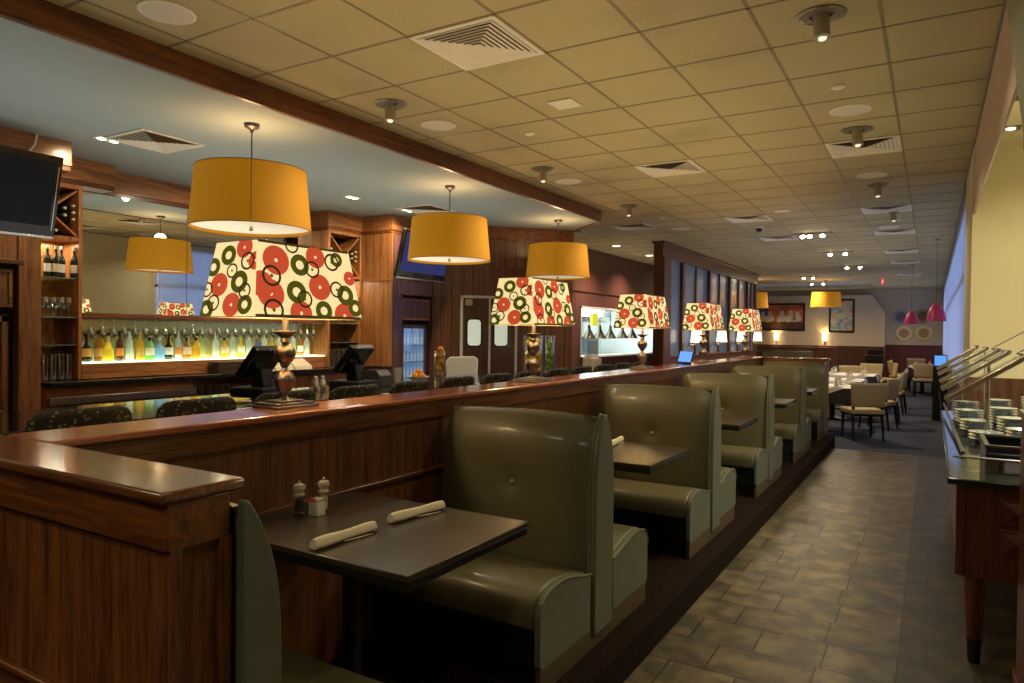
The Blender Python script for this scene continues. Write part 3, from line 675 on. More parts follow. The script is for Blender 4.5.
for lab, (x, y) in (('olive square vent in the blue bar ceiling beside the left bright spotlight', (-5.75, 3.60)), ('olive square vent in the blue bar ceiling behind the middle pendant', (-5.75, 7.35))):
    t = thing('ceiling_vent', lab, 'vent', (x, y, SOF), 0, 'vents in the bar ceiling'); vent_parts(t, .29)
SPK = [('round ceiling speaker at the top left above the wood fascia', -3.66, 2.36), ('round ceiling speaker beside the fascia, above the second pendant', -3.62, 4.79), ('round ceiling speaker between the two nearest spotlights on the right', -.576, 6.0), ('round ceiling speaker before the third spotlight on the right', -.59, 8.53), ('round ceiling speaker near the end of the wood fascia', -3.63, 7.28), ('round ceiling speaker before the dining area in the right row', -.62, 12.7), ('small round ceiling speaker beside the glazed partition', -3.6, 11.4)]
S0 = None
for lab, x, y in SPK:
    if S0 is None:
        S0 = thing('ceiling_speaker', lab, 'speaker', (x, y, CEIL), 0, 'round ceiling speakers')
        MB().lathe([(.150, -.001), (.150, -.006), (.138, -.010), (.133, -.008)], 36, cap=False).build('rim', 'fix_white', S0)
        MB().lathe([(.135, -.008), (.135, -.002)], 36).build('grille', mat('grille_cream', (.66, .60, .48), .6, nscale=500, noise=.3), S0)
    else: dup(S0, (x, y, CEIL), 0, lab)
PO = [('pop-down spotlight in a round recess, nearest on the right', -.55, 4.15), ('pop-down spotlight beside the wood fascia, above the first pendant', -3.61, 4.17), ('pop-down spotlight on the right beside the square vent', -.578, 6.61), ('pop-down spotlight on the right, third from the camera', -.578, 9.12), ('pop-down spotlight near the fascia above the third pendant', -3.60, 6.62), ('pop-down spotlight over the passage between bar and glazed partition', -3.60, 9.08), ('pop-down spotlight far along the right row', -.5, 11.15)]
P0 = None
for lab, x, y in PO:
    if P0 is None:
        P0 = thing('recessed_spotlight', lab, 'spotlight', (x, y, CEIL), 0, 'pop-down ceiling spotlights')
        MB().lathe([(.125, -.001), (.128, -.007), (.112, -.010), (.104, -.003)], 32, cap=False).build('trim_ring', mat('ring_metal', (.30, .26, .19), .3, metal=.8), P0)
        MB().lathe([(.108, -.0015), (.108, -.004)], 32).build('recess', 'slot', P0)
        MB().tube((-.06, 0, -.004), (-.03, 0, -.03), .006, 8).build('bracket', 'dark_metal', P0); MB().tube((.06, 0, -.004), (.03, 0, -.03), .006, 8).build('bracket', 'dark_metal', P0)
        a = MB().tube((0, 0, -.006), (.012, -.02, -.135), .042, 24).build('lamp_can', mat('can_metal', (.42, .36, .26), .4, metal=.3), P0)
        MB().tube((.012, -.02, -.1352), (.0125, -.021, -.138), .022, 20).build('lens', emit('spot_lens', (1, .85, .6), 1.0), a)
    else: dup(P0, (x, y, CEIL), 0, lab)
D0 = None
for lab, x, y in (('small round white sensor on the ceiling near the wood fascia', -3.06, 5.37), ('small round white sensor on the ceiling between the nearest right spotlights', -.596, 5.39), ('small round sensor on the ceiling before the glazed partition', -3.5, 10.2), ('small flat round sensor in the far right ceiling row', -.48, 11.9)):
    if D0 is None:
        D0 = MB().lathe([(.045, -.001), (.045, -.010), (.030, -.018), (.012, -.020)], 24).build('ceiling_sensor', 'fix_white', loc=(x, y, CEIL)); tag(D0, lab, 'sensor', 'small ceiling sensors')
    else:
        o = D0.copy(); C.objects.link(o); o.location = (x, y, CEIL); o['label'] = lab
for lab, x, y in (('small square white cover plate on the ceiling behind the big vent', -2.43, 4.80), ('small rectangular white plate on the ceiling beyond the middle row', -1.84, 10.4)):
    o = MB().box((-.10, -.10, -.012), (.10, .10, -.001)).build('ceiling_plate', 'fix_white', bevel=.004, loc=(x, y, CEIL)); tag(o, lab, 'plate', 'ceiling cover plates')
t = thing('dome_camera', 'black dome security camera hanging under the ceiling beside a vent', 'camera', (-2.42, 11.75, CEIL))
MB().lathe([(.07, -.001), (.072, -.02), (.062, -.035)], 24).build('base', 'fix_white', t)
MB().lathe([(.055, -.036), (.052, -.06), (.036, -.085), (.012, -.096)], 24).build('dome', 'blackgloss', t)
# bright downlights in the bar soffit
R0 = None
for k, (lab, x, y) in enumerate((('bright recessed double spotlight in the blue bar ceiling above the left wine rack', -6.05, 3.37), ('bright recessed double spotlight in the bar ceiling above the right wine rack', -6.02, 6.27), ('bright recessed double spotlight in the bar ceiling beside the right television', -6.0, 7.28))):
    if R0 is None:
        R0 = thing('recessed_spotlight', lab, 'spotlight', (x, y, SOF), 0, 'bright spotlights in the bar ceiling')
        b = MB(); b.box((-.06, -.11, -.006), (.06, .11, -.0005)); b.build('trim_plate', 'fix_white', R0, bevel=.002)
        for s in (-1, 1): MB().lathe([(.034, -.0065), (.030, -.012)], 18, c=(0, s*.052, 0)).build('lit_lens', emit('soffit_lens', (1.0, .86, .6), 14), R0)
    else: dup(R0, (x, y, SOF), 0, lab)
    light('SPOT', 'bar_spot', (x, y, SOF-.03), 45 if k == 0 else 110, (1.0, .80, .50), .04, rot=(0, math.radians(30), 0), spot=2.2, blend=.8)
light('SPOT', 'bar_spot', (-5.9, 5.0, SOF-.03), 100, (1.0, .80, .50), .04, rot=(0, math.radians(30), 0), spot=2.2, blend=.8)
for k, (lab, x, y) in enumerate((('bright round downlight before the kitchen wall, nearer one', -5.45, 13.12), ('bright round downlight before the kitchen wall, farther one', -5.45, 15.03))):
    t = thing('recessed_spotlight', lab, 'spotlight', (x, y, CEIL), 0, 'downlights over the kitchen passage')
    MB().lathe([(.10, -.001), (.10, -.008), (.08, -.010)], 24, cap=False).build('trim_ring', 'fix_white', t)
    MB().lathe([(.082, -.002), (.082, -.006)], 24).build('lit_lens', emit('passage_lens', (1.0, .84, .55), 8), t)
    light('SPOT', 'passage_spot', (x, y, CEIL-.03), 260, (1.0, .72, .5), .06, spot=2.3, blend=.8)
# spotlight bars over the dining tables
def spotbar(lab, x, y, heads):
    t = thing('track_light', lab, 'track light', (x, y, CEIL), 0, 'spotlights over the dining tables')
    b = MB(); b.box((-.30, -.09, -.006), (.30, .09, -.0005)); b.build('recess_plate', 'slot', t)
    for hx in heads:
        h = MB().tube((hx, 0, -.007), (hx+.01, -.04, -.060), .042, 18).build('lamp_head', 'dark_metal', t)
        MB().tube((hx+.0102, -.0412, -.061), (hx+.0105, -.043, -.064), .040, 18).build('lit_lens', emit('track_lens', (1.0, .82, .5), 45) if 'track_lens' not in bpy.data.materials else bpy.data.materials['track_lens'], h)
spotbar('three bright spotlight heads on the ceiling, nearest dining cluster', -1.78, 12.9, (-.16, -.05, .15))
spotbar('pair of bright ceiling spotlights, second dining cluster from the booths', -1.72, 16.0, (-.14, .14))
spotbar('pair of bright ceiling spotlights, third dining cluster', -1.72, 19.3, (-.14, .15))
spotbar('pair of ceiling spotlights at the left, fourth dining cluster', -3.20, 22.4, (-.12, .14))
spotbar('dark ceiling spotlight pair in front of the blue abstract picture', -3.3, 25.0, (-.15, .2))
t = thing('exit_sign', 'small red glowing exit sign hanging from the far ceiling', 'sign', (-1.24, 22.3, CEIL), PI/2)
B((-.15, -.012, -.30), (.15, .012, -.10)).build('housing', mat('exit_housing', (.5, .03, .03), .4, emis=(1, .02, .03), estr=.8), t)
MB().tube((0, 0, -.10), (0, 0, -.001), .008).build('stem', 'chrome', t)
fc = bpy.data.curves.new('lettering', 'FONT'); fc.body = 'EXIT'; fc.size = .13; fc.align_x = 'CENTER'; fc.extrude = .002
tmp = bpy.data.objects.new('lettering_curve', fc); me = bpy.data.meshes.new_from_object(tmp); bpy.data.objects.remove(tmp); bpy.data.curves.remove(fc)
me.materials.clear(); me.materials.append(emit('exit_letters', (1.0, .12, .10), 6)); fo = bpy.data.objects.new('lettering', me); C.objects.link(fo); fo.parent = t; fo.location = (0, -.0145, -.25); fo.rotation_euler = (PI/2, 0, 0)
for lab, x, y in (('small recessed square downlight in the yellow alcove ceiling, nearer one', .55, 6.27), ('small recessed square downlight in the yellow alcove ceiling, farther one', .53, 7.15)):
    t = thing('recessed_spotlight', lab, 'spotlight', (x, y, CEIL), 0, 'downlights over the buffet alcove')
    B((-.07, -.07, -.006), (.07, .07, -.0005)).build('trim_plate', 'dark_metal', t)
    MB().lathe([(.035, -.0065), (.033, -.010)], 18).build('lit_lens', emit('alcove_lens', (1, .88, .6), 10), t)
    light('AREA', 'alcove_light', (x+.5, y-1.2, CEIL-.06), 45, (1.0, .84, .50), .2, spot=2.8)

# ============================================================ BACK BAR
def cab(name, label, cat='cabinet'): return thing(name, label, cat, (0, 0, 0))
Mw = 'bar_wood_z'
# cornice band following the stepped back bar
co = MB()
for (x, y0, y1) in ((-6.43, 1.2, 3.27), (-6.98, 3.27, 3.96), (-7.24, 3.96, 6.80), (-6.95, 6.80, 7.445), (-6.40, 7.445, 8.39)):
    co.box((-7.295, y0, 2.97), (x, y1, SOF-.001))
struct('trim_16', co, 'bar_wood_y')
ledge = MB()
for (x, y0, y1) in ((-6.43, 1.2, 3.27), (-6.98, 3.27, 3.96), (-7.24, 3.96, 6.80), (-6.95, 6.80, 7.445), (-6.40, 7.445, 8.39)):
    ledge.box((-7.29, y0+.001, 2.925), (x-.015, y1-.001, 2.969))
struct('trim_17', ledge, 'wood_y')
# television cabinets with fridge bays (left and right)
def tv_cabinet(label, xf, y0, y1, wz, mirror):
    t = cab('fridge_cabinet', label)
    yo0, yo1 = (y0+.10, y1-.17) if not mirror else (y0+.21, y1-.02)
    b = MB(); b.box((-7.28, y0, 0), (xf-.30, y1, 2.92)); b.build('carcass', wz, t)
    b = MB(); b.box((xf-.30, y0, 0), (xf, yo0, 2.92)); b.box((xf-.30, yo1, 0), (xf, y1, 2.92)); b.build('stile', wz, t, bevel=.004)
    B((xf-.30, yo0, 2.10), (xf-.012, yo1, 2.92)).build('rail', wz, t, bevel=.004); B((xf-.30, yo0, 0), (xf-.012, yo1, .82)).build('rail', wz, t, bevel=.004)
    b = MB(); b.box((xf-.012, yo0-.04, 2.08), (xf+.004, yo1+.04, 2.12)); b.build('moulding', 'wood_y', t, bevel=.004)
    d = MB(); d.box((xf-.06, yo0+.03, 1.73), (xf-.035, yo1-.03, 2.04)); dd = d.build('door', wz, t, bevel=.003)
    f = MB()
    for (a, b_, c, e) in ((yo0+.03, yo1-.03, 1.73, 1.76), (yo0+.03, yo1-.03, 2.01, 2.04), (yo0+.03, yo0+.06, 1.76, 2.01), (yo1-.06, yo1-.03, 1.76, 2.01)): f.box((xf-.035, a, c), (xf-.025, b_, e))
    f.build('door_frame', 'bar_wood_y', dd, bevel=.003)
    return yo0, yo1
ya, yb = tv_cabinet('warm wood cabinet under the left television, beside the glass shelves', -6.43, 1.9, 3.03, 'bar_wood_z', False)
yc, yd = tv_cabinet('purple-brown wood cabinet under the right television with a drinks fridge bay', -6.40, 7.468, 8.395, 'purple_wood', True)
sp_ = B((-7.28, 7.446, 1.075), (-6.395, 7.466, 2.92)).build('side_panel', 'bar_wood_z', bevel=.002); tag(sp_, 'plain tall warm wood side panel between the right wine tower and the television', 'panel')
B((-6.94, 7.4405, 2.27), (-6.385, 7.4455, 2.30)).build('rail_moulding', 'bar_wood_x', sp_)
def fridge(label, xf, y0, y1, lit):
    t = thing('drinks_fridge', label, 'fridge', (0, 0, 0))
    B((xf-.28, y0+.03, .83), (xf-.08, y1-.03, 1.68)).build('body', 'black', t)
    f = MB(); w = .05
    for (a, b_, c, e) in ((y0+.05, y1-.05, .84, .84+w), (y0+.05, y1-.05, 1.66-w, 1.66), (y0+.05, y0+.05+w, .84, 1.66), (y1-.05-w, y1-.05, .84, 1.66)): f.box((xf-.08, a, c), (xf-.05, b_, e))
    f.build('door', 'purple_wood' if lit else 'bar_wood_z', t, bevel=.003)
    B((xf-.075, y0+.10, .89), (xf-.070, y1-.10, 1.61)).build('door_glass', thin_glass('fridge_glass', (.9, .95, 1), .06) if 'fridge_glass' not in bpy.data.materials else bpy.data.materials['fridge_glass'], t)
    B((xf-.0795, y0+.10, .89), (xf-.078, y1-.10, 1.61)).build('lit_interior', emit('fridge_inside_blue', (.12, .24, .42), .8) if lit else mat('copper_interior', (.30, .15, .05), .5), t)
    if lit:
        s = MB()
        for z in (1.12, 1.36): s.box((xf-.0785, y0+.10, z), (xf-.0765, y1-.10, z+.012))
        s.build('shelf', 'steel', t)
        g = MB(); random.seed(3)
        for z in (.90, 1.14, 1.38):
            for k in range(7): g.lathe([(.022, 0), (.022, .10), (.008, .14), (.008, .17)], 10, c=(xf-.0775, y0+.14+k*(y1-y0-.28)/6, z), T=None)
        # bottle shapes just inside, given their own glow as if lit by the interior
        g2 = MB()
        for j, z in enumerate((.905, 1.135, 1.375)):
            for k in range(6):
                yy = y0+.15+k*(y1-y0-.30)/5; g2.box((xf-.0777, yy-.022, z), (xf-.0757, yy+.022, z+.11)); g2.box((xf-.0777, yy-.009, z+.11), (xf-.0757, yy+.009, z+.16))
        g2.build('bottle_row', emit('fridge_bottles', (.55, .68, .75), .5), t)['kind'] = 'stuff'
fridge('drinks fridge with copper-brown glass door in the left cabinet bay', -6.43, ya, yb, False)
fridge('drinks fridge with glowing blue glass door in the right cabinet bay', -6.40, yc, yd, True)
# televisions
def tv(label, x, yc_, z, w, h, tilt, rz, glow):
    t = thing('television', label, 'television', (x, yc_, z), 0)
    T = Matrix.Rotation(rz, 4, 'Z') @ Matrix.Rotation(tilt, 4, 'Y')
    MB().box((-.05, -w/2, -h/2), (0, w/2, h/2), T).build('casing', 'blackgloss', t, bevel=.008)
    MB().box((0.0, -w/2+.05, -h/2+.09), (.004, w/2-.05, h/2-.045), T).build('screen', mat('tv_screen_'+('a' if glow else 'b'), (.006, .006, .008), .3, noise=0, spec=.12, emis=(.025, .03, .12) if glow else (.004, .004, .005), estr=1), t)
    MB().box((-.01, -w/2+.01, -h/2-.012), (.012, w/2-.01, -h/2+.012), T).build('silver_trim', 'chrome', t, bevel=.004)
    MB().box((-.005, w/2-.035, -h/2+.06), (.008, w/2-.028, h/2-.08), T).build('edge_trim', 'chrome', t)
    b = MB(); b.box((-.26, -.12, -.16), (-.20, .12, .16)); b.tube((-.22, 0, 0), (-.03, 0, .02), .03); b.build('wall_bracket', 'black', t)
tv('large black television mounted high at the left edge above the wood cabinet', -6.17, 2.43, 2.63, 1.22, .66, math.radians(14), 0, False)
tv('tilted black television with bluish screen on the right cabinet above the fridge', -6.13, 7.86, 2.62, 1.10, .66, math.radians(14), 0, True)
tc_ = MB().path([(-6.40, 2.98, 3.17), (-6.39, 2.96, 3.08), (-6.42, 2.90, 2.98)], .008).build('television_cable', 'white'); tag(tc_, 'short white cable hanging from the ceiling behind the left television', 'cable')
# wine towers: lattice on top, glass shelves below
def tower(label, xf, y0, y1, copper, rf=2.39):
    t = cab('wine_tower', label)
    b = MB(); b.box((-7.285, y0, 1.075), (-7.26, y1, 2.92)); b.build('back_panel', copper, t)
    for (a, c) in ((y0, y0+.035), (y1-.035, y1)): B((-7.26, a, 1.075), (xf, c, 2.92)).build('side_panel', Mw, t, bevel=.003)
    B((-7.26, y0+.035, 2.88), (xf, y1-.035, 2.92)).build('top_panel', Mw, t)
    B((-7.26, y0+.035, rf), (xf, y1-.035, rf+.035)).build('rack_floor', Mw, t, bevel=.003)
    zc, yc_ = (rf+.035+2.88)/2, (y0+y1)/2; hh = (2.88-rf-.035)/2-.012; ww = (y1-y0)/2-.04
    for s in (-1, 1):
        L = math.hypot(hh*2, ww*2); ang = math.atan2(hh*2, ww*2)*s
        T = Matrix.Translation((0, yc_, zc)) @ Matrix.Rotation(ang, 4, 'X')
        MB().box((-7.25, -L/2, -.009), (xf-.02, L/2, .009), T).build('lattice_board', Mw, t)
    for z in (2.03, 1.66, 1.40):
        B((-7.255, y0+.036, z), (xf-.02, y1-.036, z+.008)).build('glass_shelf', M['shelf_glass'], t)
    B((-7.259, y0+.036, rf+.036), (-7.254, y1-.036, 2.879)).build('rack_shade_sheet', 'black', t)  # black sheet added to darken the rack interior like shade
    light('AREA', 'tower_light', ((xf-7.26)/2, (y0+y1)/2, rf-.02), 5, (1.0, .86, .62), .15, sizey=.4)
M['shelf_glass'] = mat('green_edge_glass', (.25, .40, .34), .08, trans=.55, noise=0)
copper = mat('copper_back', (.36, .16, .05), .35, metal=.6, noise=.5, nscale=16, bump=.8, bdist=.02)
tower('tall wooden wine tower with lattice rack beside the left television', -6.98, 3.05, 3.65, copper)
tower('tall wooden wine tower with lattice rack left of the plain side panel', -6.95, 6.805, 7.44, copper, 2.29)
M['bottle_dark'] = mat('dark_wine_glass', (.012, .016, .010), .12, noise=0, coat=.4)
M['foil'] = mat('pale_cork_foil', (.45, .42, .30), .4)
def lying(x, y, z, label, group):
    T = Matrix.Rotation(-PI/2, 4, 'Y')
    t = thing('wine_bottle', label, 'bottle', (x, y, z), 0, group)
    MB().lathe([(.001, .0), (.012, .0), (.012, .09), (.034, .13), (.036, .15), (.036, .27), (.030, .276)], 12, T=Matrix.Rotation(-PI/2, 4, 'Y') @ Matrix.Scale(1, 4)).build('bottle_glass', 'bottle_dark', t)
    MB().lathe([(.0135, -.002), (.0135, .035)], 10, T=T).build('foil', 'foil', t)
for tw, (xf, y0, y1) in enumerate(((-6.98, 3.05, 3.65), (-6.95, 6.805, 7.44))):
    yc_ = (y0+y1)/2
    pos = [(-.0, .335-.62), (-.08, .335-.62), (.08, .335-.62), (-.04, .40-.62), (.04, .40-.62), (0, .465-.62)]
    pos += [(.235, .55-.62), (.235, .63-.62), (.235, .71-.62), (.16, .59-.62), (.16, .67-.62), (-.235, .55-.62), (-.235, .63-.62), (-.235, .71-.62), (-.16, .63-.62)]
    for (dy, dz) in pos:
        lying(xf-.03, yc_+dy, (2.425+2.88)/2-(0 if tw == 0 else .05)+(dz*.62 if abs(dy) < .1 else dz*.8), 'dark wine bottle lying in the lattice rack of the %s wine tower' % ('left' if tw == 0 else 'right'), 'wine bottles in the %s lattice rack' % ('left' if tw == 0 else 'right'))
M['clear'] = thin_glass('glassware', (.90, .94, .93), .34, .05)
def wineglass(): return [(.030, 0), (.030, .003), (.004, .008), (.004, .075), (.022, .095), (.032, .125), (.033, .150), (.027, .185), (.0255, .185), (.031, .150), (.030, .125), (.020, .098), (.001, .090)]
def tumbler(): return [(.025, 0), (.027, .02), (.034, .24), (.0325, .24), (.0255, .012), (.001, .012)]
def glass_row(name, prof, label, group, pts):
    first = None
    for (x, y, z) in pts:
        if first is None: first = MB().lathe(prof, 14, cap=False).build(name, 'clear', angle=60)
        o = first if first.users_scene and 'placed' not in first else first.copy()
        if o is not first: C.objects.link(o)
        if 'placed' in o: del o['placed']
        o.location = (x, y, z); tag(o, label, 'glass', group)
        first['placed'] = 1
    if first and 'placed' in first: del first['placed']
for tw, (xf, y0, y1, side) in enumerate(((-6.98, 3.05, 3.65, 'left'), (-6.95, 6.805, 7.44, 'right'))):
    ys_ = [y0+.09+k*(y1-y0-.18)/6 for k in range(7)]
    glass_row('wine_glass', wineglass(), 'stemmed wine glass on the middle glass shelf of the %s wine tower' % side, 'wine glasses in the %s tower' % side, [(xf-.06-.09*j, y, 1.669) for j in range(2) for y in ys_])
    glass_row('tall_glass', tumbler(), 'tall clear glass standing on the counter in the %s wine tower' % side, 'tall glasses in the %s tower' % side, [(xf-.06-.09*j, y, 1.076) for j in range(2) for y in ys_])
    glass_row('tall_glass', tumbler(), 'tall clear glass on the lowest glass shelf of the %s wine tower' % side, 'tall glasses on the lowest shelf of the %s tower' % side, [(xf-.10, y, 1.409) for y in ys_] if False else [])
# bottles
def bottle(name, label, x, y, z, prof, glass, lab_col=None, lz=(.05, .13), cap=None, group=None, s=1.0):
    t = thing(name, label, 'bottle', (x, y, z), 0, group)
    P = [(r*s, zz*s) for r, zz in prof]
    MB().lathe(P, 18).build('bottle_glass', glass, t, angle=50)
    if lab_col:
        r = max(r for r, zz in P if True)*1.012
        n = 14; mb = MB(); vs = []; 
        for j in (0, 1):
            for i in range(n+1):
                a = -1.3-.2+2.9*i/n; vs.append((r*math.cos(a), r*math.sin(a), (lz[j])*s))
        mb.mesh(vs, [(i, i+1, n+2+i, n+1+i) for i in range(n)])
        mb.build('label', lab_col, t)
    top = P[-1]
    MB().lathe([(top[0]*1.25, top[1]), (top[0]*1.25, top[1]+.028*s), (top[0]*.9, top[1]+.032*s)], 12).build('cap', cap or 'black', t)
    return t
def cg(name, col, e=0.0): return mat(name, col, .08, trans=.35, noise=0, coat=.3, emis=col, estr=e)  # glass emits its own colour, painting in shelf light from behind
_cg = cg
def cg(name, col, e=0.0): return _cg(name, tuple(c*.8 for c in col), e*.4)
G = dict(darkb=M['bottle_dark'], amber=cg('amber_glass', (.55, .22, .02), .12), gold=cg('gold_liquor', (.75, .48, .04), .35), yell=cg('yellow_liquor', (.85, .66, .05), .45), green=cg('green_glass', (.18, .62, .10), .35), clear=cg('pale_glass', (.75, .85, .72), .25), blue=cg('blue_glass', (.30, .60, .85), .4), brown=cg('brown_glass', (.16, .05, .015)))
lab = dict(cream=mat('cream_label', (.62, .55, .38), .6), gold=mat('gold_label', (.60, .36, .08), .5), white=mat('white_label', (.72, .72, .66), .6), orange=mat('orange_label', (.7, .25, .05), .6), black=M['black'])
TALL = [(.034, 0), (.036, .01), (.036, .16), (.030, .19), (.013, .225), (.012, .275)]
SQUAT = [(.045, 0), (.048, .012), (.048, .11), (.036, .14), (.014, .165), (.013, .205)]
ROUND = [(.038, 0), (.044, .02), (.046, .08), (.040, .13), (.018, .17), (.014, .19), (.014, .245)]
SLIM = [(.030, 0), (.032, .01), (.032, .20), (.014, .24), (.012, .30)]
bs = [('liquor_bottle', 'dark round liquor bottle with gold label, leftmost on the lit shelf', ROUND, G['darkb'], lab['gold'], None), ('liquor_bottle', 'amber liquor bottle with dark cap, second from left on the lit shelf', TALL, G['amber'], lab['gold'], None),
      ('liquor_bottle', 'yellow liquor bottle standing third on the lit shelf', SQUAT, G['yell'], None, 'foil'), ('liquor_bottle', 'brown liquor bottle with small label, fourth on the lit shelf', TALL, G['brown'], lab['orange'], None),
      ('liquor_bottle', 'clear pale liquor bottle glowing on the lit shelf, fifth from left', SLIM, G['clear'], None, 'chrome'), ('liquor_bottle', 'golden amber liquor bottle, sixth on the lit shelf beside the green bottle', TALL, G['gold'], lab['gold'], 'foil'),
      ('liquor_bottle', 'bright green liquor bottle with white label on the lit shelf', SQUAT, G['green'], lab['white'], None), ('liquor_bottle', 'light blue liquor bottle on the lit shelf', SQUAT, G['blue'], None, 'white'),
      ('liquor_bottle', 'dark bottle with diamond-white label right of the blue bottle', ROUND, G['darkb'], lab['white'], None), ('liquor_bottle', 'tall clear bottle with orange neck beyond the dark labelled one', SLIM, G['clear'], lab['orange'], 'foil'),
      ('liquor_bottle', 'amber squat bottle left of the row of clear bottles', SQUAT, G['amber'], lab['cream'], None), ('liquor_bottle', 'golden squat bottle at the end before the clear bottles', SQUAT, G['gold'], None, None)]
y = 3.76
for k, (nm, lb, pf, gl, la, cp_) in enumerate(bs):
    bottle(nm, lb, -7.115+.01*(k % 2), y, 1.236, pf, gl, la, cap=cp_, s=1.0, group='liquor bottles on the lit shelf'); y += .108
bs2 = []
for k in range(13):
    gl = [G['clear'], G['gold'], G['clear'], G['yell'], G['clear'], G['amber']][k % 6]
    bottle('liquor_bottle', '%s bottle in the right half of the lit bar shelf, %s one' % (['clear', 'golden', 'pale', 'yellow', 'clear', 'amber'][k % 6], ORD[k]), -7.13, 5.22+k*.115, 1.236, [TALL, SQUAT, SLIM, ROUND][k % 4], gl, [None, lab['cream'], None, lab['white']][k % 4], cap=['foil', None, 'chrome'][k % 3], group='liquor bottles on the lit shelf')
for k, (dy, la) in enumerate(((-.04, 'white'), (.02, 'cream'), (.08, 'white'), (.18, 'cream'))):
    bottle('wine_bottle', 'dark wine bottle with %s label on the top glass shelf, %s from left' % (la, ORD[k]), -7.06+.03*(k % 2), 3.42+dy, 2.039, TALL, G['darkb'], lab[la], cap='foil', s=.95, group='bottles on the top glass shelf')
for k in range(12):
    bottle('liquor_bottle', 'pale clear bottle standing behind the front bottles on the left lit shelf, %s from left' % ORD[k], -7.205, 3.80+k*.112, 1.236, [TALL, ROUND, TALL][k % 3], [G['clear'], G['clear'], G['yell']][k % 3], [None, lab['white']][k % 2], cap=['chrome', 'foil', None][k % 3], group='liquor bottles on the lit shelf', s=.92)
# stepped display under bottles, backlit glass shelf
t = cab('bottle_display', 'wooden bottle display base with glowing glass top on the back counter', 'shelf')
B((-7.235, 3.66, 1.075), (-6.99, 6.798, 1.222)).build('riser', 'bar_wood_y', t, bevel=.003)
B((-7.235, 3.665, 1.2225), (-6.995, 6.795, 1.235)).build('lit_glass_top', emit('lit_glass', (.90, 1.0, .62), 1.9), t)
light('AREA', 'shelf_backlight', (-7.12, 5.25, 1.245), 5, (.92, 1.0, .58), .18, rot=(PI, 0, 0), sizey=2.7)
t = cab('mirror_panel', 'large mirror behind the bar reflecting a pendant and window', 'mirror')
TM = Matrix.Translation((-7.262, 0, 1.72)) @ Matrix.Rotation(math.radians(.7), 4, 'Y')
MB().box((0, 3.655, 0), (.006, 4.925, 1.20), TM).build('mirror_pane', 'mirror', t, smooth=False); MB().box((0, 4.931, 0), (.006, 6.80, 1.20), TM).build('mirror_pane', 'mirror', t, smooth=False)
o = B((-7.262, 3.655, 1.24), (-7.25, 6.80, 1.66)).build('backsplash', mat('lit_backsplash', (.55, .56, .30), .22, metal=.75), smooth=False); tag(o, 'yellow-green glossy backsplash panel behind the liquor bottles', 'panel')
o = B((-7.262, 3.66, 1.665), (-6.99, 6.798, 1.712)).build('display_shelf', 'wood_y', bevel=.004); tag(o, 'dark wooden shelf under the bar mirror, above the bottles', 'shelf')
t = cab('glass_rack', 'metal hanging rack under the dark shelf above the bottles', 'rack')
b = MB()
for k in range(29): b.tube((-7.24, 3.70+k*.11, 1.659), (-7.0, 3.70+k*.11, 1.659), .004, 6)
b.build('rail', 'chrome', t)
hg = [(r, .185-z_) for r, z_ in wineglass()]
glass_row('hanging_glass', hg, 'wine glass hanging upside down above the bottles under the dark shelf', 'hanging wine glasses', [(-7.025, 3.755+k*.11, 1.470) for k in range(27)])
# items on the back counter
o = None
t = cab('wire_basket', 'dark woven basket on the back counter right of the wood riser', 'basket')
b = MB(); b.box((-6.96, 5.02, 1.072), (-6.80, 5.42, 1.075))
for k in range(6):
    z = 1.075+k*.022
    b.box((-6.97, 5.01, z), (-6.79, 5.43, z+.015))
b.build('weave', mat('dark_wicker', (.05, .03, .015), .6, nscale=120, noise=.5, bump=.6), t, bevel=.003)
for k in range(3):
    t = cab('napkin_box', 'white sloped box on the back counter, %s of three in the row' % ORD[k], 'box'); t['group'] = 'white boxes on the back counter'
    y0 = 5.50+k*.30
    MB().prism([(-6.97, 1.072), (-6.78, 1.072), (-6.80, 1.12), (-6.95, 1.205), (-6.97, 1.205)], y0, y0+.28, 'xz').build('body', mat('box_white', (.60, .52, .38), .5) if 'box_white' not in bpy.data.materials else bpy.data.materials['box_white'], t, bevel=.004)
for k in range(2):
    y0 = 5.70+k*.42; o = B((-6.985, y0-.045, 1.215), (-6.975, y0+.045, 1.43)).build('menu_card', mat('blue_card', (.10, .16, .32), .5) if 'blue_card' not in bpy.data.materials else bpy.data.materials['blue_card']); tag(o, 'small blue upright menu card on the bar display, %s one' % ['left', 'right'][k], 'menu card')
# counters
t = cab('back_counter', 'dark stone back-bar counter on wooden cabinets', 'counter')
B((-7.29, 3.27, 1.03), (-6.76, 7.445, 1.070)).build('countertop', 'granite', t, bevel=.005)
b = MB(); b.box((-7.28, 3.275, 0), (-6.86, 4.75, 1.029)); b.box((-7.28, 5.55, 0), (-6.86, 7.44, 1.029)); b.box((-7.28, 4.75, 0), (-7.20, 5.55, 1.029)); b.box((-7.2, 4.75, 0), (-6.86, 5.55, .70)); b.build('carcass', 'bar_wood_y', t)
B((-6.86, 3.28, .86), (-6.80, 4.75, .93)).build('steel_edge', 'chrome', t, bevel=.003)
b = MB(); b.box((-6.86, 5.80, .40), (-6.845, 6.35, .99)); b.build('door', 'bar_wood_z', t, bevel=.003); b = MB(); b.box((-6.86, 6.40, .40), (-6.845, 7.0, .99)); b.build('door', 'bar_wood_z', t, bevel=.003)
glass_row('tall_glass', tumbler(), 'upturned tall glass in the open niche under the back counter', 'glasses in the niche', [(-6.95, 4.82+k*.085, .701) for k in range(8)])
t = cab('bar_counter', 'long black polished bar counter in front of the stools', 'bar')
B((-4.72, .9, 1.03), (-3.78, 9.05, 1.07)).build('countertop', 'granite', t, bevel=.008)
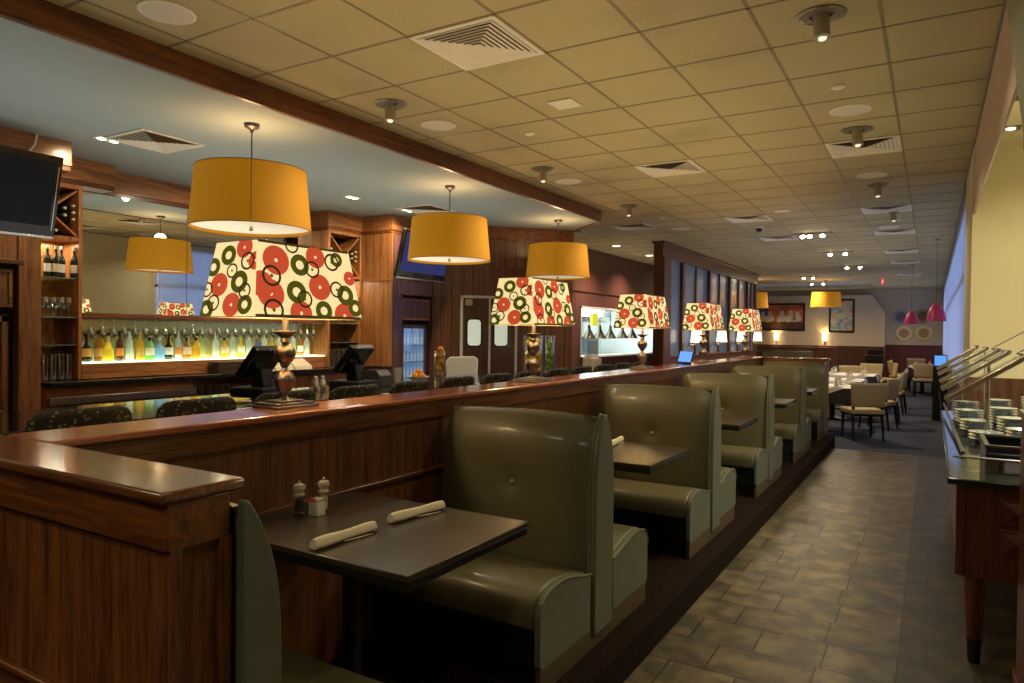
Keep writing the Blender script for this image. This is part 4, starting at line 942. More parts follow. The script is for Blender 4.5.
B((-4.50, 1.0, 0), (-4.02, 8.95, 1.029)).build('bar_front', 'wood_z', t)
B((-4.02, 1.0, .0), (-3.99, 8.95, .16)).build('kick_plate', 'black', t)
r = MB(); r.tube((-3.88, 1.0, .22), (-3.88, 8.95, .22), .025, 12)
for k in range(9): r.tube((-3.985, 1.2+k*.95, .22), (-3.88, 1.2+k*.95, .22), .012, 8)
r.build('foot_rail', 'brass', t)
# bar stools
M['stool_fabric'] = mat('speckled_dark_fabric', (.02, .018, .012), .8, nscale=60, noise=.3)
def speckle(m):
    n, l = m.node_tree.nodes, m.node_tree.links; b = n['Principled BSDF']
    tc = n.new('ShaderNodeTexCoord'); v = n.new('ShaderNodeTexVoronoi'); v.inputs['Scale'].default_value = 42; l.new(tc.outputs['Object'], v.inputs['Vector'])
    lt = n.new('ShaderNodeMath'); lt.operation = 'LESS_THAN'; lt.inputs[1].default_value = .30; l.new(v.outputs['Distance'], lt.inputs[0])
    mx = n.new('ShaderNodeMix'); mx.data_type = 'RGBA'; l.new(lt.outputs[0], mx.inputs[0]); mx.inputs[6].default_value = (.016, .014, .009, 1); mx.inputs[7].default_value = (.16, .13, .05, 1)
    l.new(mx.outputs[2], b.inputs['Base Color'])
speckle(M['stool_fabric'])
def stool(label):
    t = thing('bar_stool', label, 'bar stool', (-3.30, 1.72, 0), 0, 'bar stools along the bar')
    # curved back, concave toward -x
    N = 14; M2 = 8; vs = []; fs = []; prof = []
    for j in range(M2+1):
        v = j/M2; z = .80+.415*v
        for i in range(N+1):
            u = i/N*2-1; y = .225*u*(1-.05*(1-v)); drop = .045*abs(u)**8*(v)
            x = .02-.07*u*u+.05*v
            vs.append((x, y, z-drop))
    for j in range(M2):
        for i in range(N): fs.append((j*(N+1)+i, j*(N+1)+i+1, (j+1)*(N+1)+i+1, (j+1)*(N+1)+i))
    o = MB().mesh(vs, fs).build('backrest', 'stool_fabric', t, angle=80); s = o.modifiers.new('thick', 'SOLIDIFY'); s.thickness = .055; s.offset = 0
    bv = o.modifiers.new('bevel', 'BEVEL'); bv.width = .022; bv.segments = 3
    MB().lathe([(.20, .70), (.215, .72), (.215, .76), (.19, .785), (.10, .79)], 24, c=(-.20, 0, 0)).build('seat', 'stool_fabric', t)
    for (sx, sy) in ((-1, -1), (-1, 1), (1, -1), (1, 1)): MB().tube((-.20+sx*.13, sy*.13, .70), (-.20+sx*.19, sy*.19, 0), .018, 8, .013).build('leg', 'wood_z', t)
    r = MB()
    pts = [(-.20+.173*a, .173*b_, .24) for a, b_ in ((-1, -1), (-1, 1), (1, 1), (1, -1), (-1, -1))]
    r.path(pts, .009); r.build('foot_ring', 'chrome', t)
    for s_ in (-1, 1): MB().tube((-.03, s_*.12, .70), (.005, s_*.15, .86), .014, 8).build('back_post', 'wood_z', t)
    return t
SL = ['speckled dark bar stool at the far left behind the red cap', 'speckled dark bar stool right of the reflected bottles in the bar top', 'speckled dark bar stool left of the first table lamp', 'speckled dark bar stool right behind the first table lamp', 'speckled dark bar stool in front of the right register', 'speckled dark bar stool in front of the orange bowl', 'speckled dark bar stool in front of the cream stool', 'speckled dark bar stool left of the second table lamp', 'speckled dark bar stool right of the second table lamp', 'speckled dark bar stool before the lime vase', 'speckled dark bar stool under the kitchen pass', 'speckled dark bar stool left of the third table lamp', 'speckled dark bar stool at the far end of the bar']
s0 = stool(SL[0])
for k in range(1, 13): dup(s0, (-3.30, 1.72+.585*k, 0), 0, SL[k])
# registers
def register(label, x, y, rz):
    t = thing('cash_register', label, 'cash register', (x, y, 1.07), rz)
    B((-.15, -.17, 0), (.15, .17, .07)).build('base', 'black', t, bevel=.01)
    MB().prism([(-.05, .07), (.07, .07), (.05, .20), (-.02, .22)], -.06, .06, 'xz').build('stand', 'black', t, bevel=.006)
    T = Matrix.Translation((.0, 0, .255)) @ Matrix.Rotation(math.radians(38), 4, 'Y')
    MB().box((-.035, -.17, -.14), (.03, .17, .14), T).build('monitor', 'blackgloss', t, bevel=.012)
    MB().box((-.037, -.15, -.12), (-.0352, .15, .12), T).build('screen', mat('dark_screen', (.02, .02, .025), .1) if 'dark_screen' not in bpy.data.materials else bpy.data.materials['dark_screen'], t)
    MB().path([(.06, .05, .15), (.14, .09, .05), (.20, .05, .01)], .006).build('cable', 'black', t)
register('black cash register with tilted monitor left of the first table lamp stem', -4.40, 3.62, math.radians(12))
register('black cash register with tilted monitor between the first two pendants', -4.35, 4.58, math.radians(10))
t = thing('receipt_printer', 'black receipt printer with box body beside the right cash register', 'printer', (-4.32, 4.86, 1.07))
MB().prism([(-.09, 0), (.09, 0), (.09, .10), (.04, .15), (-.09, .15)], -.08, .08, 'xz').build('body', mat('printer_dark', (.05, .05, .055), .4), t, bevel=.008)
B((-.05, -.05, .1505), (.0, .05, .154)).build('paper_slot', 'blackgloss', t)
o = MB().lathe([(.03, 0), (.045, .15), (.043, .15), (.028, .005), (.001, .005)], 20, cap=False).build('menu_cup', mat('grey_cup', (.42, .38, .32), .6), loc=(-4.40, 5.22, 1.071)); tag(o, 'pale cup standing right of the receipt printer on the bar', 'cup')
t = thing('condiment_caddy', 'steel condiment shakers pair on the bar before the dark register', 'shaker', (-4.30, 4.12, 1.07))
for s in (-1, 1): MB().lathe([(.022, .001), (.024, .09), (.018, .10), (.018, .12), (.008, .13)], 16, c=(0, s*.04, 0)).build('shaker_body', 'chrome', t)
B((-.05, -.10, .0), (.05, .10, .0009)).build('tray', 'black', t)
t = thing('paper_stack', 'loose stack of pale papers on the bar left of the first lamp', 'papers', (-4.15, 3.10, 1.07))
for k, (a, c) in enumerate(((.05, (.5, .42, .28)), (-.2, (.62, .56, .42)), (.3, (.7, .62, .1)))):
    MB().box((-.11, -.15, .001+k*.008), (.11, .15, .008+k*.008), Matrix.Rotation(a, 4, 'Z')).build('sheet_pad', mat('paper_%d' % k, c, .7), t)
# orange vase, bowl, lemon and lime vases
M['orange'] = mat('orange_peel', (.85, .30, .02), .5, nscale=90, bump=.3); M['lemon'] = mat('lemon_peel', (.85, .60, .03), .5, nscale=90, bump=.3); M['lime'] = mat('lime_peel', (.22, .38, .04), .5, nscale=90, bump=.3)
def fruit(name, label, group, m, pts, r, sz=1.0):
    f = None
    for p in pts:
        if f is None: o = f = MB().sphere((0, 0, 0), r, 14, 10, sz).build(name, m)
        else: o = f.copy(); C.objects.link(o)
        o.location = p; o.rotation_euler = (random.uniform(0, 3), random.uniform(0, 3), 0); tag(o, label, 'fruit', group)
def vase(label, x, y, r, h):
    t = thing('glass_vase', label, 'vase', (x, y, 1.07))
    MB().lathe([(r, 0), (r, h), (r-.004, h), (r-.004, .012), (.001, .012)], 28, cap=False).build('glass_wall', thin_glass('vase_glass', (.94, .97, .97), .10) if 'vase_glass' not in bpy.data.materials else bpy.data.materials['vase_glass'], t)
    MB().lathe([(r, 0), (r, .010)], 28).build('glass_foot', 'shelf_glass', t)
vase('tall narrow glass vase filled with oranges beside the fruit bowl', -4.50, 6.02, .058, .30)
fruit('orange', 'orange fruit stacked inside the narrow glass vase', 'oranges in the narrow vase', 'orange', [(-4.50+.012*(-1)**k, 6.02+.008*(k % 3-1), 1.12+.066*k) for k in range(5)], .034)
fruit('lime', 'green lime tucked between oranges in the narrow vase', 'limes in the narrow vase', 'lime', [(-4.477, 5.995, 1.153), (-4.525, 6.03, 1.222), (-4.48, 6.04, 1.285)], .020)
t = thing('fruit_bowl', 'low white bowl of oranges on the bar left of the narrow vase', 'bowl', (-4.45, 5.60, 1.07)); MB().lathe([(.05, 0), (.10, .03), (.11, .05), (.105, .05), (.05, .008), (.001, .008)], 24, cap=False).build('bowl_body', 'white', t)
MB().lathe([(.05, .0), (.05, .005)], 20).build('foot', 'white', t)
fruit('orange', 'orange fruit piled in the white bowl on the bar', 'oranges in the bowl', 'orange', [(-4.45+.045*math.cos(a), 5.60+.05*math.sin(a), 1.125) for a in (0, 1.6, 3.1, 4.7)]+[(-4.45, 5.60, 1.165)], .034)
vase('wide square-looking glass vase of lemons behind the second table lamp', -4.05, 7.26, .115, .47)
random.seed(5)
fruit('lemon', 'yellow lemon inside the wide glass vase behind the second lamp', 'lemons in the wide vase', 'lemon', [(-4.05+.066*math.cos(k*2.4), 7.26+.066*math.sin(k*2.4), 1.12+.0165*k) for k in range(24)], .036, 1.2)
vase('tall glass vase of green limes right of the second table lamp', -4.05, 7.68, .062, .47)
fruit('lime', 'green lime inside the tall vase right of the second lamp', 'limes in the tall vase', 'lime', [(-4.05+.026*math.cos(k*2.5), 7.68+.026*math.sin(k*2.5), 1.105+.017*k) for k in range(22)], .026, 1.15)
# cream upholstered stool further back
t = thing('bar_stool', 'cream upholstered stool back behind the bar before the service doors', 'bar stool', (-5.0, 7.15, 0), math.radians(-55))
MB().prism([(-.19, .82), (.19, .82), (.20, 1.24), (.15, 1.27), (-.15, 1.26), (-.20, 1.21)], -.03, .03, 'yz').build('backrest', 'white', t, bevel=.015)
MB().box((-.40, -.20, .70), (.0, .20, .78)).build('seat', 'beige', t, bevel=.02)
for (sx, sy) in ((-.36, -.17), (-.36, .17), (-.03, -.17), (-.03, .17)): MB().tube((sx, sy, .70), (sx*1.05, sy*1.1, 0), .016, 8).build('leg', 'wood_z', t)
for s in (-.15, .15): MB().tube((-.02, s, .70), (0, s, .85), .013, 8).build('back_post', 'wood_z', t)
t = thing('counter_display', 'small blue glowing screen on the low wall beside the fourth lamp', 'screen', (-2.30, 7.55, 1.25), math.radians(20))
B((-.05, -.06, 0), (.05, .06, .012)).build('stand', 'black', t, bevel=.003)
T = Matrix.Translation((.0, 0, .075)) @ Matrix.Rotation(math.radians(-60), 4, 'Z') @ Matrix.Rotation(math.radians(-15), 4, 'X')
MB().box((-.13, -.012, -.065), (.13, 0, .07), T).build('casing', 'black', t, bevel=.004)
MB().box((-.12, -.0135, -.055), (.12, -.0122, .06), T).build('screen', emit('blue_screen', (.10, .28, .85), 1.2), t)
# heat lamps in the kitchen pass
M['white_green'] = mat('pale_enamel', (.5, .54, .5), .4)
H0 = None
for k, y in enumerate((14.16, 14.75, 15.35, 16.1, 16.75)):
    lb = 'dark cone heat lamp hanging in the kitchen pass, %s from the left' % ORD[k]
    if H0 is None:
        H0 = thing('heat_lamp', lb, 'heat lamp', (-6.5, y, 2.45), 0, 'heat lamps in the kitchen pass')
        MB().lathe([(.03, -.70), (.035, -.78), (.06, -.84), (.14, -.98), (.145, -1.0), (.13, -1.0), (.05, -.84)], 20, cap=False).build('lamp_shade', 'dark_metal', H0)
        MB().tube((0, 0, -.70), (0, 0, 0), .008).build('cord', 'black', H0)
        MB().sphere((0, 0, -.95), .04).build('bulb', 'bulb', H0)
    else: dup(H0, (-6.5, y, 2.45), 0, lb)
o = B((-6.56, 14.0, 2.45), (-6.44, 17.2, 2.52)).build('lamp_rail', 'dark_metal'); tag(o, 'dark rail carrying the heat lamps in the kitchen', 'rail')
for s in (14.2, 17.0):
    pass
t = thing('steel_hood', 'pale steel extractor hood at the back of the kitchen', 'hood', (0, 0, 0)); MB().prism([(-8.34, 1.9), (-7.5, 1.9), (-7.5, 2.0), (-7.9, 2.55), (-8.34, 2.55)], 13.2, 17.8, 'xz').build('canopy', 'steel', t); B((-8.3, 13.3, 1.86), (-7.6, 17.7, 1.899)).build('filter', 'chrome', t)
o = B((-6.95, 15.2, 1.75), (-6.90, 15.55, 2.05)).build('order_sign', emit('yellow_sign', (.75, .72, .05), .7)); tag(o, 'small bright yellow notice inside the kitchen pass', 'sign')
t = thing('kitchen_counter', 'steel kitchen work counter seen through the pass', 'counter', (0, 0, 0)); B((-8.3, 12.3, .86), (-7.5, 18.7, .92)).build('countertop', 'steel', t); B((-8.28, 12.4, 0), (-7.55, 18.6, .859)).build('base', 'kitchen', t)
t = thing('equipment_box', 'dark grey kitchen equipment box on the steel counter', 'appliance', (-7.9, 16.9, .92)); B((-.25, -.4, 0), (.25, .4, .55)).build('casing', mat('grey_blue_appliance', (.16, .22, .26), .4), t, bevel=.01); B((.25, -.3, .1), (.262, .3, .45)).build('door', 'dark_metal', t)
t = thing('menu_holder', 'cream box of menus on the bar end under the kitchen pass', 'box', (-3.95, 8.72, 1.07)); B((-.08, -.13, 0), (.08, .13, .16)).build('holder', 'beige', t, bevel=.004)
for k in range(3): B((-.06+.04*k, -.12, .161), (-.045+.04*k, .12, .22)).build('menu', 'white', t)
# ============================================================ GLAZED PARTITION
t = thing('glazed_partition', 'dark wood partition with tall bluish glass panes behind the lamps', 'partition', (0, 0, 0))
px0, px1 = -4.52, -4.38
B((px0, 13.23, 0), (px1, 21.1, 1.10)).build('base_wall', 'wood_z', t)
B((px0-.03, 13.23, 1.10), (px1+.03, 21.15, 1.14)).build('sill', 'wood_y', t, bevel=.004)
B((px0-.02, 12.76, 3.03), (px1+.02, 21.12, 3.28)).build('head_rail', 'wood_y', t, bevel=.004)
B((px0-.05, 12.74, 3.281), (px1+.05, 21.16, CEIL-.004)).build('crown', 'wood_y', t, bevel=.004)
P = [13.16, 14.15, 16.17, 18.05, 20.04, 21.06]
B((px0-.03, 12.80, 0), (px1+.04, 13.22, 3.03)).build('post', 'wood_z', t, bevel=.004)
for y in P[1:]: B((px0, y-.07, 1.14), (px1, y+.07, 3.03)).build('post', 'wood_z', t, bevel=.004)
for a, b_ in zip(P[1:-1], P[2:]):
    if b_-a > 1: B((px0+.03, (a+b_)/2-.03, 1.14), (px1-.03, (a+b_)/2+.03, 3.03)).build('mullion', 'wood_z', t)
m, n, l, b = new_mat('reeded_partition_glass')
b.inputs['Base Color'].default_value = (.30, .42, .60, 1); b.inputs['Roughness'].default_value = .16; b.inputs['Transmission Weight'].default_value = .25; b.inputs['Specular IOR Level'].default_value = .9  # blue base colour paints in the light reflected from the windows
tc = n.new('ShaderNodeTexCoord'); wv = n.new('ShaderNodeTexWave'); wv.bands_direction = 'Y'; wv.inputs['Scale'].default_value = 9; l.new(tc.outputs['Object'], wv.inputs['Vector'])
bp = n.new('ShaderNodeBump'); bp.inputs['Strength'].default_value = .12; bp.inputs['Distance'].default_value = .004; l.new(wv.outputs['Fac'], bp.inputs['Height']); l.new(bp.outputs[0], b.inputs['Normal'])
M['reeded'] = m
for a, b_ in zip(P[:-1], P[1:]): B((-4.455, a+.06, 1.145), (-4.445, b_-.06, 3.028)).build('glass_pane', 'reeded', t, smooth=False)
# white-shaded wall lamps on the partition
W0 = None
M['white_shade'] = emit('white_shade_lit', (1.0, .80, .56), 1.7)
for k, y in enumerate((14.54, 16.59, 18.56, 20.51)):
    lb = 'white-shaded wall lamp on the glazed partition, %s from the left' % ORD[k]
    if W0 is None:
        W0 = thing('wall_lamp', lb, 'wall lamp', (-4.38, y, 1.48), 0, 'white wall lamps on the glazed partition')
        MB().lathe([(.125, -.13), (.095, .13)], 24, c=(.16, 0, .05), cap=False).build('lamp_shade', 'white_shade', W0)
        MB().path([(.001, 0, -.12), (.10, 0, -.14), (.16, 0, -.10), (.16, 0, .02)], .012).build('arm', 'pewter', W0)
        MB().lathe([(.035, 0), (.03, .012)], 16, c=(0, 0, 0), T=Matrix.Translation((0, 0, -.12)) @ Matrix.Rotation(PI/2, 4, 'Y')).build('wall_plate', 'pewter', W0)
    else: dup(W0, (-4.38, y, 1.48), 0, lb)
    light('POINT', 'wall_lamp_glow', (-4.22, y, 1.53), 7, WARM, .04)
# ============================================================ FAR WALL
def picture(name, label, x0, x1, z0, z1, y, canvas):
    t = thing(name, label, 'picture', ((x0+x1)/2, y, z0)); w = (x1-x0)/2; h = z1-z0; f = .07
    b = MB(); b.box((-w, -.05, 0), (w, -.001, f)); b.box((-w, -.05, h-f), (w, -.001, h)); b.box((-w, -.05, f), (-w+f, -.001, h-f)); b.box((w-f, -.05, f), (w, -.001, h-f))
    b.build('frame', 'black', t, bevel=.004)
    c = B((-w+f, -.03, f), (w-f, -.002, h-f)).build('canvas', canvas, t, smooth=False)
    return t, w, h
def paint(name, cols, sc, pos):
    m, n, l, b = new_mat(name); b.inputs['Roughness'].default_value = .6
    tc = n.new('ShaderNodeTexCoord'); nz = n.new('ShaderNodeTexNoise'); nz.inputs['Scale'].default_value = sc; nz.inputs['Detail'].default_value = 3; nz.inputs['Distortion'].default_value = 1.0; l.new(tc.outputs['Object'], nz.inputs['Vector'])
    cr = n.new('ShaderNodeValToRGB'); e = cr.color_ramp.elements
    while len(e) < len(cols): e.new(.5)
    for i, (p, c) in enumerate(zip(pos, cols)): e[i].position = p; e[i].color = (*c, 1)
    l.new(nz.outputs['Fac'], cr.inputs[0]); l.new(cr.outputs[0], b.inputs['Base Color']); return m
pa = paint('abstract_painting', [(.10, .22, .30), (.30, .36, .34), (.60, .50, .30), (.55, .12, .07)], 3.2, [.3, .45, .55, .68])
picture('abstract_picture', 'tall bluish abstract picture in a black frame on the far wall', -3.38, -2.50, 1.70, 2.96, 29.05, pa)
pb = paint('figure_painting_ground', [(.30, .05, .02), (.62, .16, .05), (.50, .10, .04)], 1.2, [.3, .5, .7])
t, w, h = picture('figure_picture', 'wide framed painting of pale seated figures on orange ground', -6.75, -4.22, 1.75, 2.82, 29.05, pb)
b = MB(); b.box((-w+.07, -.036, .07), (w-.07, -.031, .34)); b.build('painted_table', mat('painted_dark_brown', (.10, .035, .02), .6), t)
b = MB(); b.box((-w+.07, -.0355, .34), (-.1, -.0305, h-.07)); b.build('painted_blue_ground', mat('painted_blue', (.06, .13, .18), .6), t)
b = MB()
for (x, s_) in ((-.75, 1), (-.30, .9), (-.02, .95), (.42, 1.0), (.74, 1.02), (.98, .9)):
    for (dx, dz, rx, rz_) in ((0, .13, .17, .15), (0, .33, .085, .10), (-.1, .06, .10, .10)):
        N = 14; b.prism([(x+dx+rx*s_*math.cos(2*PI*i/N), .36+dz*s_+rz_*s_*math.sin(2*PI*i/N)) for i in range(N)], -.044-.002*dx, -.037, 'xz')
b.build('painted_figures', mat('painted_cream', (.66, .54, .38), .7, noise=.3, nscale=6), t)
for k, (x, lb) in enumerate(((-5.25, 'small glowing wall sconce on the far wall under the wide painting'), (-3.50, 'small glowing wall sconce on the far wall left of the blue abstract picture'))):
    t = thing('wall_sconce', lb, 'sconce', (x, 29.05, 1.45), 0, 'glowing sconces on the far wall')
    MB().lathe([(.075, -.12), (.085, .12)], 20, c=(0, -.10, .05), cap=False).build('lamp_shade', emit('sconce_shade', (1.0, .78, .48), 5), t)
    MB().box((-.04, -.10, -.14), (.04, -.001, -.08)).build('bracket', 'pewter', t)
    light('POINT', 'sconce_glow', (x, 28.9, 1.52), 14, WARM, .05)
# woven plates
PLT = [(-1.0, 2.30, 'blue-centred', (.22, .22, .30)), (-.32, 2.32, 'dark golden', (.25, .18, .06)), (-.90, 1.69, 'purple-centred cream', (.55, .42, .22)), (-.27, 1.71, 'golden', (.50, .38, .14))]
for (x, z, nm, c) in PLT:
    pos_ = ('upper left' if z > 2 and x < -.6 else 'upper right' if z > 2 else 'lower left' if x < -.6 else 'lower right')
    t = thing('wall_plate', '%s round decorative plate, %s of four on the far wall' % (nm, pos_), 'plate', (x, 29.5, z), 0, 'round plates on the far wall')
    T = Matrix.Rotation(PI/2, 4, 'X')
    MB().lathe([(.10, .001), (.26, .03), (.265, .04), (.25, .045), (.10, .02)], 32, T=T).build('rim', mat('plate_rim_'+nm.replace(' ', '_'), tuple(v*1.5 for v in c), .5), t)
    MB().lathe([(.17, .032), (.10, .024), (.09, .026)], 28, T=T).build('centre', mat('plate_centre_'+nm.replace(' ', '_'), (c[0]*.75, c[1]*.6, c[2]*.6), .5), t)
# dining pendants
drum('pendant_lamp', 'orange drum pendant far away in front of the art wall, right one', -2.88, 23.9, .455, 'orange drum pendants over the dining room', CEIL, 2.47, 2.93, 7)
drum('pendant_lamp', 'orange drum pendant far away partly hidden behind the glazed partition', -4.86, 22.9, .455, 'orange drum pendants over the dining room', CEIL, 2.42, 2.90, 7)
def bell(label, x, y, zb):
    t = thing('bell_pendant', label, 'pendant lamp', (x, y, CEIL), 0, 'pink bell pendants beside the windows'); z = zb-CEIL
    MB().lathe([(.155, z), (.148, z+.07), (.135, z+.14), (.105, z+.22), (.06, z+.29), (.03, z+.32)], 28, cap=False).build('lamp_shade', mat('pink_enamel', (.36, .02, .07), .4, emis=(.5, .03, .09), estr=.08) if 'pink_enamel' not in bpy.data.materials else bpy.data.materials['pink_enamel'], t)
    MB().lathe([(.14, z+.03), (.14, z+.035)], 28).build('diffuser', emit('pink_diffuser', (1.0, .45, .35), .8) if 'pink_diffuser' not in bpy.data.materials else bpy.data.materials['pink_diffuser'], t)
    MB().tube((0, 0, z+.31), (0, 0, -.02), .0025).build('cord', 'black', t); MB().lathe([(.05, -.02), (.05, -.001)], 16).build('canopy', 'chrome', t)
bell('pink bell pendant nearer, hanging beside the window row', .055, 14.6, 1.86)
bell('pink bell pendant farther, left of the nearer pink one', -.44, 19.5, 1.88)
# ============================================================ DINING FURNITURE
M['cream_vinyl'] = mat('cream_chair_vinyl', (.52, .39, .17), .45, coat=.1); M['cream_back'] = mat('cream_chair_back_vinyl', (.36, .30, .18), .5)
def chair(label, x, y, rz, group):
    t = thing('dining_chair', label, 'chair', (x, y, 0), rz, group)   # faces +y
    # backrest flares outward to the top
    vs = []; fs = []; N = 8; K = 6
    for j in range(K+1):
        v = j/K; z = .51+.36*v; w = .235+.030*v
        for i in range(N+1):
            u = i/N*2-1; vs.append((w*u, -.20-.05*v-.012*(1-u*u), z))
    for j in range(K):
        for i in range(N): fs.append((j*(N+1)+i, j*(N+1)+i+1, (j+1)*(N+1)+i+1, (j+1)*(N+1)+i))
    o = MB().mesh(vs, fs).build('backrest', 'cream_vinyl', t, angle=80); s = o.modifiers.new('thick', 'SOLIDIFY'); s.thickness = .05; s.offset = 0; bv = o.modifiers.new('b', 'BEVEL'); bv.width = .018; bv.segments = 2
    MB().box((-.25, -.22, .40), (.25, .25, .475)).build('seat', 'cream_vinyl', t, bevel=.02, seg=3)
    MB().box((-.235, -.20, .37), (.235, .235, .399)).build('seat_frame', 'black', t)
    for sx in (-1, 1):
        MB().tube((sx*.21, .20, .375), (sx*.215, .22, 0), .024, 8, .016).build('leg', 'black', t)
        lg = MB(); lg.tube((sx*.21, -.19, .40), (sx*.215, -.25, 0), .024, 8, .016); lg.tube((sx*.21, -.19, .40), (sx*.205, -.205, .56), .02, 8); lg.build('leg', 'black', t)
    return t
c0 = chair('cream dining chair nearest the booth end wall, turned toward the first table', -.90, 11.98, math.radians(25), 'cream dining chairs')
CH = [(-.78, 13.55, 75, 'cream dining chair on the aisle side, second from the booths'), (-.74, 14.55, 95, 'cream dining chair on the aisle side, third from the booths'), (-.70, 16.3, 85, 'cream dining chair on the aisle side, fourth from the booths'),
      (-2.45, 12.35, -80, 'cream dining chair at the window-less side of the first dining table'), (-1.75, 11.75, 5, 'cream dining chair mostly hidden behind the narrow end wall'), (-2.4, 14.9, -90, 'cream dining chair on the left of the middle dining table'), (-1.65, 18.2, 180, 'cream dining chair at the far end of the long dining tables'), (-.72, 17.6, 90, 'cream dining chair with orange-lit top behind the aisle chairs'), (-2.3, 17.0, -90, 'cream dining chair at the left of the farthest left table'), (-1.3, 20.0, 185, 'dark-looking dining chair beyond the left tables')]
CH += [(-.17, 21.55, 5, 'cream dining chair with its back to the camera at the far right white table'), (-.78, 22.9, -75, 'cream dining chair left of the far right white table'), (-.80, 23.9, -90, 'cream dining chair farther left of the far right white table'), (-1.05, 21.0, 100, 'cream dining chair between left tables and far right table'), (-.45, 25.6, 175, 'cream dining chair at the far end beside the red wainscot')]
for x, y, a, lb in CH: dup(c0, (x, y, 0), math.radians(a), lb)
M['cloth_w'] = mat('white_tablecloth', (.72, .68, .60), .8); M['cloth_d'] = mat('dark_tablecloth', (.030, .028, .030), .85)
def cloth(x0, y0, x1, y1, z, drop, n=40):
    """draped cloth: top plus wavy skirt"""
    mb = MB(); ring = []
    for k in range(n*4):
        s = k//n; f = (k % n)/n
        p = [(x0+(x1-x0)*f, y0), (x1, y0+(y1-y0)*f), (x1-(x1-x0)*f, y1), (x0, y1-(y1-y0)*f)][s]; ring.append(p)
    R = len(ring); cx, cy = (x0+x1)/2, (y0+y1)/2; vs = [(p[0], p[1], z) for p in ring]
    for k, p in enumerate(ring):
        wv = .02+.015*math.sin(k*.9); dx, dy = p[0]-cx, p[1]-cy; L = math.hypot(dx, dy); vs.append((p[0]+dx/L*wv, p[1]+dy/L*wv, z-drop))
    fs = [tuple(range(R))]+[(k, (k+1) % R, R+(k+1) % R, R+k) for k in range(R)]
    return mb.mesh(vs, fs)
def dtable(label, x, y, w, d):
    t = thing('dining_table', label, 'table', (x, y, 0), 0, 'dining tables under cloths')
    MB().box((-w/2, -d/2, .70), (w/2, d/2, .735)).build('tabletop', 'table_top', t, bevel=.004)
    MB().lathe([(.26, 0), (.26, .015), (.05, .05), (.045, .66), (.16, .699)], 20).build('pedestal', 'black', t)
    o = cloth(x-w/2-.006, y-d/2-.006, x+w/2+.006, y+d/2+.006, .739, .24).build('tablecloth', 'cloth_d', angle=60); tag(o, 'dark cloth draped over the %s' % label, 'tablecloth')
    T = Matrix.Translation((x, y, 0)) @ Matrix.Rotation(PI/4, 4, 'Z'); q = min(w, d)*.52
    mb = MB(); mb.box((-w/2+.02, -d/2+.02, .742), (w/2-.02, d/2-.02, .746), Matrix.Translation((x, y, 0)))
    for sx, sy in ((1, 0), (-1, 0), (0, 1), (0, -1)):
        a = w/2 if sx else d/2; e = d/2*.8 if sx else w/2*.8
        if sx: mb.mesh([(x+sx*(a+.012), y-e, .744), (x+sx*(a+.012), y+e, .744), (x+sx*(a+.03), y, .57)], [(0, 1, 2)])
        else: mb.mesh([(x-e, y+sy*(a+.012), .744), (x+e, y+sy*(a+.012), .744), (x, y+sy*(a+.03), .57)], [(0, 1, 2)])
    mb.build('top_cloth', 'cloth_w', parent=o, smooth=False)['label'] = 'white square top cloth'
    k = 0
    for sx, sy in ((1, 1), (1, -1), (-1, 1), (-1, -1)):
        px_, py_ = x+sx*w*.27, y+sy*d*.30
        o = MB().lathe([(.05, 0), (.10, .012), (.105, .018), (.05, .008), (.001, .008)], 24, cap=False).build('dinner_plate', 'white', loc=(px_, py_, .7465)); tag(o, 'white dinner plate laid on the %s' % label, 'plate', 'plates on the %s' % label)
        o = MB().prism([(-.035, 0), (.035, 0), (.0, .13)], -.02, .02, 'xz').build('folded_napkin', 'linen', loc=(px_, py_, .757)); tag(o, 'folded napkin standing on a plate of the %s' % label, 'napkin', 'folded napkins on the %s' % label)
        o = MB().lathe([(.028, 0), (.028, .003), (.004, .008), (.004, .06), (.026, .09), (.028, .12), (.022, .15)], 14, cap=False).build('wine_glass', 'clear', loc=(px_-sx*.02, py_-sy*.17, .7465)); tag(o, 'stemmed glass on the %s' % label, 'glass', 'glasses on the %s' % label)
dtable('first dining table beyond the booths', -1.62, 12.75, 1.1, 1.0)
dtable('second dining table beyond the booths', -1.62, 14.7, 1.1, 1.2)
dtable('third dining table beyond the booths', -1.55, 16.9, 1.1, 1.3)
dtable('far right dining table beside the windows', -.22, 22.7, .70, 1.6)
# service station, half wall, far booths
t = thing('service_station', 'dark wood service console against the far wall right of the art', 'console', (-1.52, 24.6, 0))
B((-.25, -.2, 0), (.25, .25, .96)).build('body', mat('dark_console', (.035, .018, .018), .5), t, bevel=.005); B((-.29, -.24, .96), (.29, .28, .99)).build('top', 'wood_x', t, bevel=.004); B((-.22, .1, .991), (.22, .25, 1.15)).build('hutch', 'black', t)
B((-.2, -.215, .5), (.2, -.201, .85)).build('door', 'black', t)
t = thing('half_wall', 'brown wood half wall with lit cap before the far art wall', 'partition', (0, 0, 0))
B((-5.2, 21.6, 0), (-2.35, 21.75, 1.22)).build('panel', 'wainscot_brown', t); B((-5.25, 21.57, 1.22), (-2.32, 21.78, 1.25)).build('cap', 'wood_x', t, bevel=.004)
t = thing('banquette', 'dark green banquette seat along the half wall behind the lamps', 'bench', (0, 0, 0))
B((-4.3, 20.95, 0), (-2.9, 21.5, .45)).build('seat', 'vinyl', t, bevel=.02); B((-4.3, 21.42, .451), (-2.9, 21.56, 1.12)).build('backrest', 'vinyl', t, bevel=.02)
